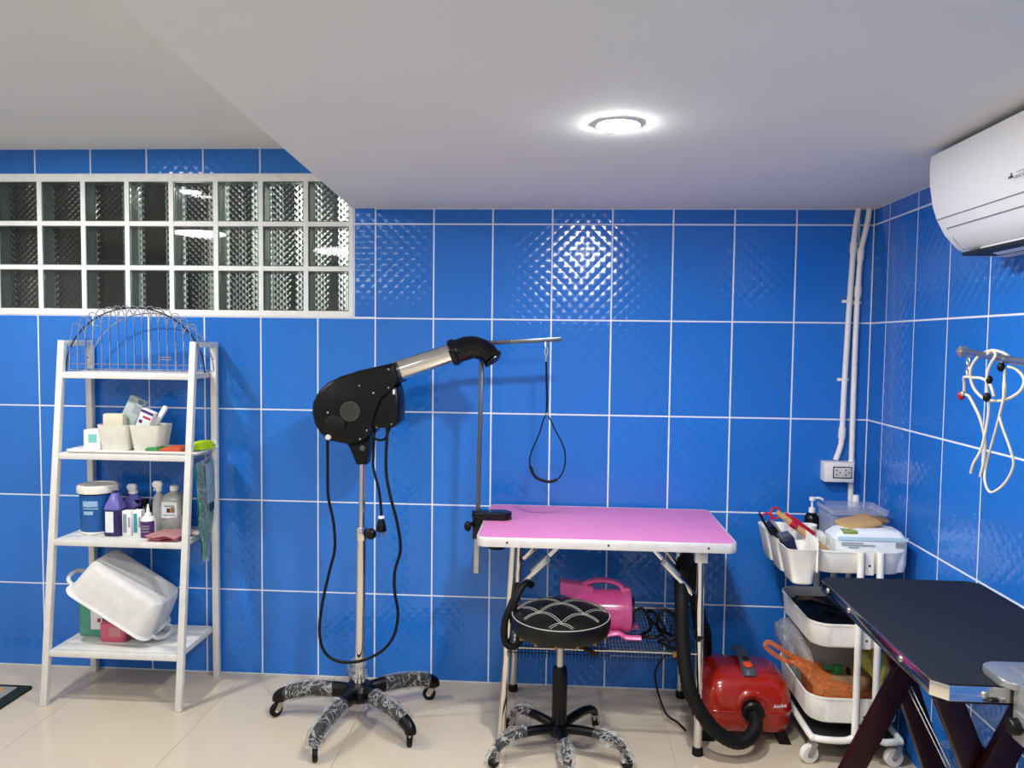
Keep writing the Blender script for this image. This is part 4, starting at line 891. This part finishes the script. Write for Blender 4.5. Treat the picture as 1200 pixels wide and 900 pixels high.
# middle tray: dark tools
t = thing('tool_roll', 'black cloth bundle filling the middle tray of the trolley', 'bundle', (3.35, -.33, .42))
MB().loft([pl(3.205, 3.505, -.528, -.128, .421, .06), pl(3.202, 3.508, -.530, -.125, .455, .06), pl(3.22, 3.49, -.51, -.15, .475, .05), pl(3.28, 3.43, -.43, -.23, .484, .04)]).jitter(.006, 12).build('cloth', 'cord_black', t)
for i, (x, y, c) in enumerate(((3.245, -.20, 'tan_item'), (3.25, -.235, 'black_gloss'), (3.30, -.28, 'black_gloss'), (3.28, -.35, 'black_gloss'), (3.33, -.40, 'black_gloss'))):
    o = MB().tube([(x, y, .478), (x + .03, y - .03, .49), (x + .075, y - .07, .484)], .009, 8).build('grooming_tool', c)
    tag(o, ('brown tool handle in the middle tray near its back corner', 'black tool handle just in front of the brown one in the middle tray', 'black tool handle in the centre of the middle tray', 'black tool handle at the left side of the middle tray', 'black tool handle nearest the front of the middle tray')[i], 'tool', 'tools in the middle tray')
# bottom tray
Z6 = .148
t = thing('plastic_bag', 'orange plastic carrier bag in the bottom tray with its handle over the edge', 'bag', (3.28, -.45, Z6))
MB().loft([pl(3.225, 3.42, -.518, -.35, Z6 + .004, .03), pl(3.212, 3.45, -.525, -.33, .225, .04), pl(3.215, 3.43, -.522, -.345, .252, .03), pl(3.205, 3.33, -.50, -.37, .272, .03), pl(3.17, 3.25, -.45, -.39, .305, .02), pl(3.15, 3.185, -.435, -.40, .325, .01)]).jitter(.005, 21).build('pouch', 'bag_orange', t, ang=80)
MB().tube([(3.19, -.42, .318), (3.145, -.425, .345), (3.105, -.43, .372), (3.070, -.43, .388), (3.062, -.43, .372), (3.09, -.425, .345), (3.135, -.42, .318), (3.185, -.415, .30)], .009, 8, flat=.5).build('handle', 'bag_orange', t)
tag(MB().loft([pl(3.25, 3.425, -.50, -.36, Z6 + .008, .02), pl(3.245, 3.435, -.505, -.355, .250, .02), pl(3.28, 3.42, -.48, -.38, .288, .02)]).jitter(.006, 31).build('brown_pouch', 'tan_item'), 'brown packet inside the orange plastic bag', 'packet')
t = thing('bottle', 'small dark green bottle lying on the orange bag', 'bottle', (3.31, -.42, .28))
MB().box((3.315, -.45, .302), (.03, .028, .036), rot('Z', 0), .004).build('body', 'dark_green', t); MB().tube([(3.30, -.45, .302), (3.282, -.452, .308), (3.265, -.45, .312)], .008, 8).build('neck', 'dark_green', t)
solo(MB().box((3.352, -.455, .296), (.012, .02, .032), None, .003), 'vial', 'black_gloss', 'tiny black vial beside the dark green bottle', 'vial')
t = thing('clear_bag', 'big crumpled clear plastic bag filling the back of the bottom tray', 'bag', (3.34, -.27, Z6))
MB().loft([pl(3.225, 3.49, -.33, -.14, Z6 + .008, .04), pl(3.212, 3.50, -.335, -.13, .24, .05), pl(3.17, 3.47, -.345, -.14, .32, .05), pl(3.16, 3.45, -.36, -.15, .375, .05), pl(3.18, 3.42, -.33, -.18, .398, .04)]).jitter(.010, 41).build('film', 'bag_clear', t, ang=80)
MB().sheet(lambda u, v: Vector((3.19 - .05 * v + .05 * u, -.30 + .05 * math.sin(5 * u) * v - .12 * u, .30 + .12 * v + .02 * math.sin(7 * u + 3 * v))), 10, 6, .001).build('bag_mouth', 'bag_clear', t)
MB().loft([pl(3.25, 3.46, -.30, -.16, Z6 + .008, .03), pl(3.24, 3.47, -.31, -.15, .26, .04), pl(3.23, 3.44, -.29, -.17, .345, .04)]).jitter(.006, 43).build('contents', 'bag_grey', t, ang=80)
t = thing('snack_bag', 'yellow and pink printed bag at the right of the bottom tray', 'bag', (3.47, -.44, Z6))
MB().loft([pl(3.45, 3.500, -.515, -.36, Z6 + .005, .02), pl(3.44, 3.505, -.52, -.35, .27, .02), pl(3.40, 3.505, -.50, -.36, .34, .02), pl(3.41, 3.47, -.46, -.40, .372, .01)]).jitter(.005, 51).build('film', 'yellow_green', t, ang=80)
MB().span((3.448, -.5265, .245), (3.475, -.518, .30), .003).build('print', 'pale_pink', t)

# ------------------------------------------------------------------ black grooming table on the right
QX0, QX1, QY0, QY1, QZ = 3.086, 3.548, -1.672, -.918, .78
t = thing('black_grooming_table', 'black ribbed rubber grooming table with chrome edge on crossed maroon legs', 'table', (3.32, -1.3, 0))
cc = .028
def oct_(i): return [(QX0 + cc, QY0 + i), (QX1 - cc, QY0 + i), (QX1 - i, QY0 + cc), (QX1 - i, QY1 - cc), (QX1 - cc, QY1 - i), (QX0 + cc, QY1 - i), (QX0 + i, QY1 - cc), (QX0 + i, QY0 + cc)]
MB().prism(oct_(.003), QZ - .03, QZ).build('tabletop', 'black_mat', t)
ed = MB().prism(oct_(0), QZ - .036, QZ - .003, None, .001).build('edge_trim', 'chrome', t)
for y in (-1.0, -1.17, -1.5): MB().sphere((QX0 - .001, y, QZ - .017), (.004, .008, .008), u=10, v=6).build('bolt', 'screw', ed)
for x in (3.185, 3.42): MB().sphere((x, QY0 - .001, QZ - .019), (.008, .005, .008), u=10, v=6).build('bolt', 'screw', ed)
MB().span((QX0 + .012, QY0 + .012, QZ - .046), (QX1 - .012, QY1 - .012, QZ - .036), .002).build('under_board', 'black_plastic', t)
for x0, x1, y in ((3.098, 3.438, -.95), (3.518, 3.258, -.916), (3.15, 3.485, -1.40), (3.518, 3.21, -1.366)):
    MB().bar((x0, y, .0), (x1, y, QZ - .046), .064, .03, bev=.003).build('leg', 'maroon_paint', t)
MB().cyl((3.365, -1.39, .47), (3.345, -.93, .53), .009, n=14).build('pivot_rod', 'chrome', t)
for dx in (0, .012): MB().cyl((3.345 + dx, -.93, .47), (3.47 + dx, -.945, .22), .003, n=8).build('spring_rod', 'chrome', t)
# its arm
GX, GY = 3.262, -1.742
t = thing('table_arm', 'grey steel arm clamped to the front edge of the black table', 'grooming arm', (GX, GY, QZ))
gp = MB().prism(rrect(3.212, 3.36, -1.70, -1.585, .03, 5), QZ + .0015, QZ + .018, None, .004, 2)
gp = gp.build('clamp_plate', 'grey_cast', t)
for x in (3.265, 3.285): MB().span((x, -1.70, QZ + .016), (x + .008, -1.61, QZ + .024), .002).build('rib', 'grey_cast', gp)
MB().span((3.238, -1.765, QZ - .105), (3.292, -1.678, QZ + .016), .004).build('clamp_block', 'grey_cast', t)
MB().span((3.232, -1.76, QZ - .062), (3.296, -1.69, QZ - .04), .003).build('clamp_jaw', 'grey_cast', t)
MB().lathe([(0, 0), (.015, 0), (.018, .004), (.018, .018), (.014, .022), (0, .022)], T(3.214, -1.71, QZ - .066) @ rot('Y', 90), 8).build('clamp_knob', 'black_plastic', t)
MB().cyl((GX, GY, .45), (GX, GY, 1.43), .011, n=18).build('post', 'brushed', t)
MB().tube([(GX, GY, 1.42), (GX + .001, GY + .003, 1.436), (GX + .006, GY + .025, 1.441), (3.276, -1.6, 1.449), (3.30, -1.293, 1.469)], .0085, 12).build('cross_arm', 'brushed', t)
MB().lathe([(0, -.006), (.014, -.006), (.016, 0), (.014, .012), (0, .012)], T(3.301, -1.288, 1.4695) @ rot('X', -92), 6).build('end_nut', 'screw', t)
def hook(name, x, y, z, label): 
    b = MB().tube([(x, y, z), (x, y - .006, z - .012), (x, y, z - .026), (x, y + .006, z - .012)], .0022, 6, closed=True); b.tube([(x, y, z - .022), (x, y - .006, z - .034), (x, y, z - .05), (x, y + .006, z - .034)], .0022, 6, closed=True)
    return solo(b, name, 'screw', label, 'hook')
def leash(label, x, pts, r=.0034, bead=None):
    t = thing('leash', label, 'leash', (x, pts[0][0], pts[0][1]))
    MB().tube([(x + .006 * math.sin(i * 1.3), y, z) for i, (y, z) in enumerate(pts)], r, 8).build('cord', 'cord_cream', t)
    for y, z, m, s_ in bead or (): MB().sphere((x, y, z), (s_, s_, s_ * 1.3), u=10, v=7).build('bead', m, t)
hook('snap_hook', 3.30, -1.315, 1.458, 'small dark snap hook at the tip of the grey arm')
leash('cream cord wound in a wide ring over the grey arm', 3.292, [(-1.505, 1.462), (-1.464, 1.470), (-1.423, 1.473), (-1.382, 1.456), (-1.354, 1.423), (-1.355, 1.387), (-1.381, 1.365), (-1.424, 1.358), (-1.488, 1.36), (-1.532, 1.371), (-1.556, 1.39), (-1.558, 1.414), (-1.535, 1.434), (-1.516, 1.438)])
leash('cream cord hanging in a long open loop, rightmost on the grey arm', 3.28, [(-1.500, 1.449), (-1.504, 1.43), (-1.508, 1.395), (-1.522, 1.367), (-1.51, 1.323), (-1.477, 1.268), (-1.446, 1.211), (-1.449, 1.176), (-1.478, 1.155), (-1.501, 1.155), (-1.533, 1.182), (-1.555, 1.224), (-1.549, 1.26), (-1.527, 1.304), (-1.51, 1.332), (-1.514, 1.37), (-1.504, 1.42)], .0028, [(-1.500, 1.437, 'cord_black', .0085)])
leash('cream cord hanging straight down with two black beads, middle of the grey arm', 3.268, [(-1.462, 1.464), (-1.47, 1.474), (-1.492, 1.463), (-1.485, 1.441), (-1.475, 1.41), (-1.469, 1.371), (-1.468, 1.332), (-1.455, 1.252), (-1.434, 1.209), (-1.423, 1.184)], .003, [(-1.476, 1.407, 'cord_black', .0075), (-1.469, 1.367, 'cord_black', .0085)])
leash('cream cord hung from the snap hook with a dark red bead', 3.296, [(-1.447, 1.367), (-1.415, 1.394), (-1.384, 1.406), (-1.358, 1.407), (-1.318, 1.406), (-1.307, 1.39), (-1.300, 1.365), (-1.33, 1.36), (-1.37, 1.34), (-1.4, 1.31), (-1.410, 1.264), (-1.405, 1.218), (-1.401, 1.172)], .0034, [(-1.296, 1.359, 'red_bead', .009), (-1.304, 1.364, 'screw', .0055)])

# ------------------------------------------------------------------ air conditioner
t = thing('air_conditioner', 'white wall air conditioner high on the right tiled wall', 'air conditioner', (3.45, -1.4, 1.87))
PR = [(3.553, 1.735), (3.553, 2.018), (3.345, 2.022), (3.329, 2.015), (3.328, 1.99), (3.331, 1.93), (3.338, 1.88), (3.353, 1.838), (3.375, 1.795), (3.41, 1.757), (3.437, 1.742), (3.47, 1.738)]
MX = Matrix(((1, 0, 0, 0), (0, 0, 1, 0), (0, 1, 0, 0), (0, 0, 0, 1)))
AY0, AY1 = -1.80, -1.0
MB().prism(PR, AY0, AY1, MX, .004).build('housing', 'ac_white', t)
def seam(x0, z0, y0, y1, nm, m, r=.0016): MB().tube([(x0, y0, z0), (x0, y1, z0)], r, 6, smooth=False).build(nm, m, t)
seam(3.3525, 1.8385, AY0 + .002, AY1 - .001, 'panel_seam', 'ac_line'); seam(3.3665, 1.8105, AY0 + .002, AY1 - .035, 'flap_seam', 'ac_line', .0018)
MB().tube([(3.3665, AY1 - .035, 1.8105), (3.39, AY1 - .033, 1.777), (3.415, AY1 - .031, 1.7535)], .0009, 5, smooth=False).build('flap_edge', 'ac_line', t)
MB().span((3.405, AY0 + .05, 1.7335), (3.5, AY1 - .045, 1.7425)).build('air_outlet', 'ac_dark', t)
MB().bar((3.415, (AY0 + AY1) / 2 - .03, 1.7475), (3.465, (AY0 + AY1) / 2 - .03, 1.730), .006, .62, bev=.002).build('flap', 'ac_white', t)
ML = T(3.3360, -1.400, 1.880) @ rot('Z', -90) @ rot('X', 78)
def rh(a):
    a = math.radians(a); s_ = .0085; d1 = Vector((math.cos(a), math.sin(a), 0)); pv = Vector((-d1.y, d1.x, 0)); return [tuple((d1 * q + pv * w_)[:2]) for q, w_ in ((0, 0), (s_ * .85, s_ * .5), (s_ * 1.7, 0), (s_ * .85, -s_ * .5))]
b = MB()
for a in (90, 210, 330): b.prism([(x * .8, y * .8) for x, y in rh(a)], -.0004, .0004, ML)
b.build('emblem', 'ac_mark', t)
text_mesh('lettering', 'MITSUBISHI', .0125, ML @ T(.020, .003, 0), 'ac_text', t); text_mesh('lettering', 'ELECTRIC', .0125, ML @ T(.020, -.011, 0), 'ac_text', t)

# ------------------------------------------------------------------ conduits and socket
t = thing('conduit', 'white pipe bending down into the socket box, left of the two', 'pipe', (3.46, -.02, 1.0))
PA = [(3.490, CEIL), (3.481, 1.974), (3.475, 1.90), (3.4745, 1.875), (3.467, 1.671), (3.460, 1.428), (3.456, 1.252), (3.454, 1.10), (3.449, 1.06), (3.432, 1.007)]
MB().tube([(x, -.0145, z) for x, z in PA], .0112, 12, sub=3).build('pipe', 'pvc', t)
PBv = [(3.533, CEIL), (3.524, 1.965), (3.507, 1.88), (3.503, 1.844), (3.496, 1.602), (3.495, 1.323), (3.496, 1.077), (3.497, .935), (3.500, .70), (3.502, .05)]
t2 = thing('conduit', 'white pipe running straight down to the floor, right of the two', 'pipe', (3.5, -.02, .05))
MB().tube([(x, -.0145, z) for x, z in PBv], .0112, 12, sub=3).build('pipe', 'pvc', t2)
for tt, zs in ((t, ((3.4748, 1.878), (3.4545, 1.12))), (t2, ((3.5035, 1.85), (3.4985, 1.70), (3.496, .985)))):
    for x, z in zs: MB().cyl((x + .0008, -.0145, z + .022), (x - .0008, -.0145, z - .022), .0142, n=14).build('coupling', 'pvc', tt)
for tt, zs in ((t, ((3.4665, 1.661), (3.4575, 1.34))), (t2, ((3.4985, 1.655),))):
    for x, z in zs: MB().span((x - .026, -.006, z - .006), (x + .020, -.0005, z + .006), .001).tube([(x - .013, -.012, z), (x, -.0275, z), (x + .013, -.012, z)], .004, 6).build('clip', 'pvc', tt)
t = thing('socket_box', 'white surface mounted double socket box on the back wall', 'socket', (3.43, -.03, .96))
MB().box((3.434, -.03, .963), (.118, .059, .082), None, .005).build('box', 'pvc', t)
MB().box((3.446, -.0602, .963), (.076, .003, .048), None, .001).build('gasket', 'cord_black', t)
fp = MB().box((3.446, -.0615, .963), (.068, .003, .040), None, .001).build('faceplate', 'socket_face', t)
for cx_ in (3.428, 3.464):
    for dx, dz in ((-.006, .009), (-.006, -.009), (.007, 0)): MB().box((cx_ + dx, -.0635, .963 + dz), (.004, .0015, .006)).build('hole', 'black_hole', fp)
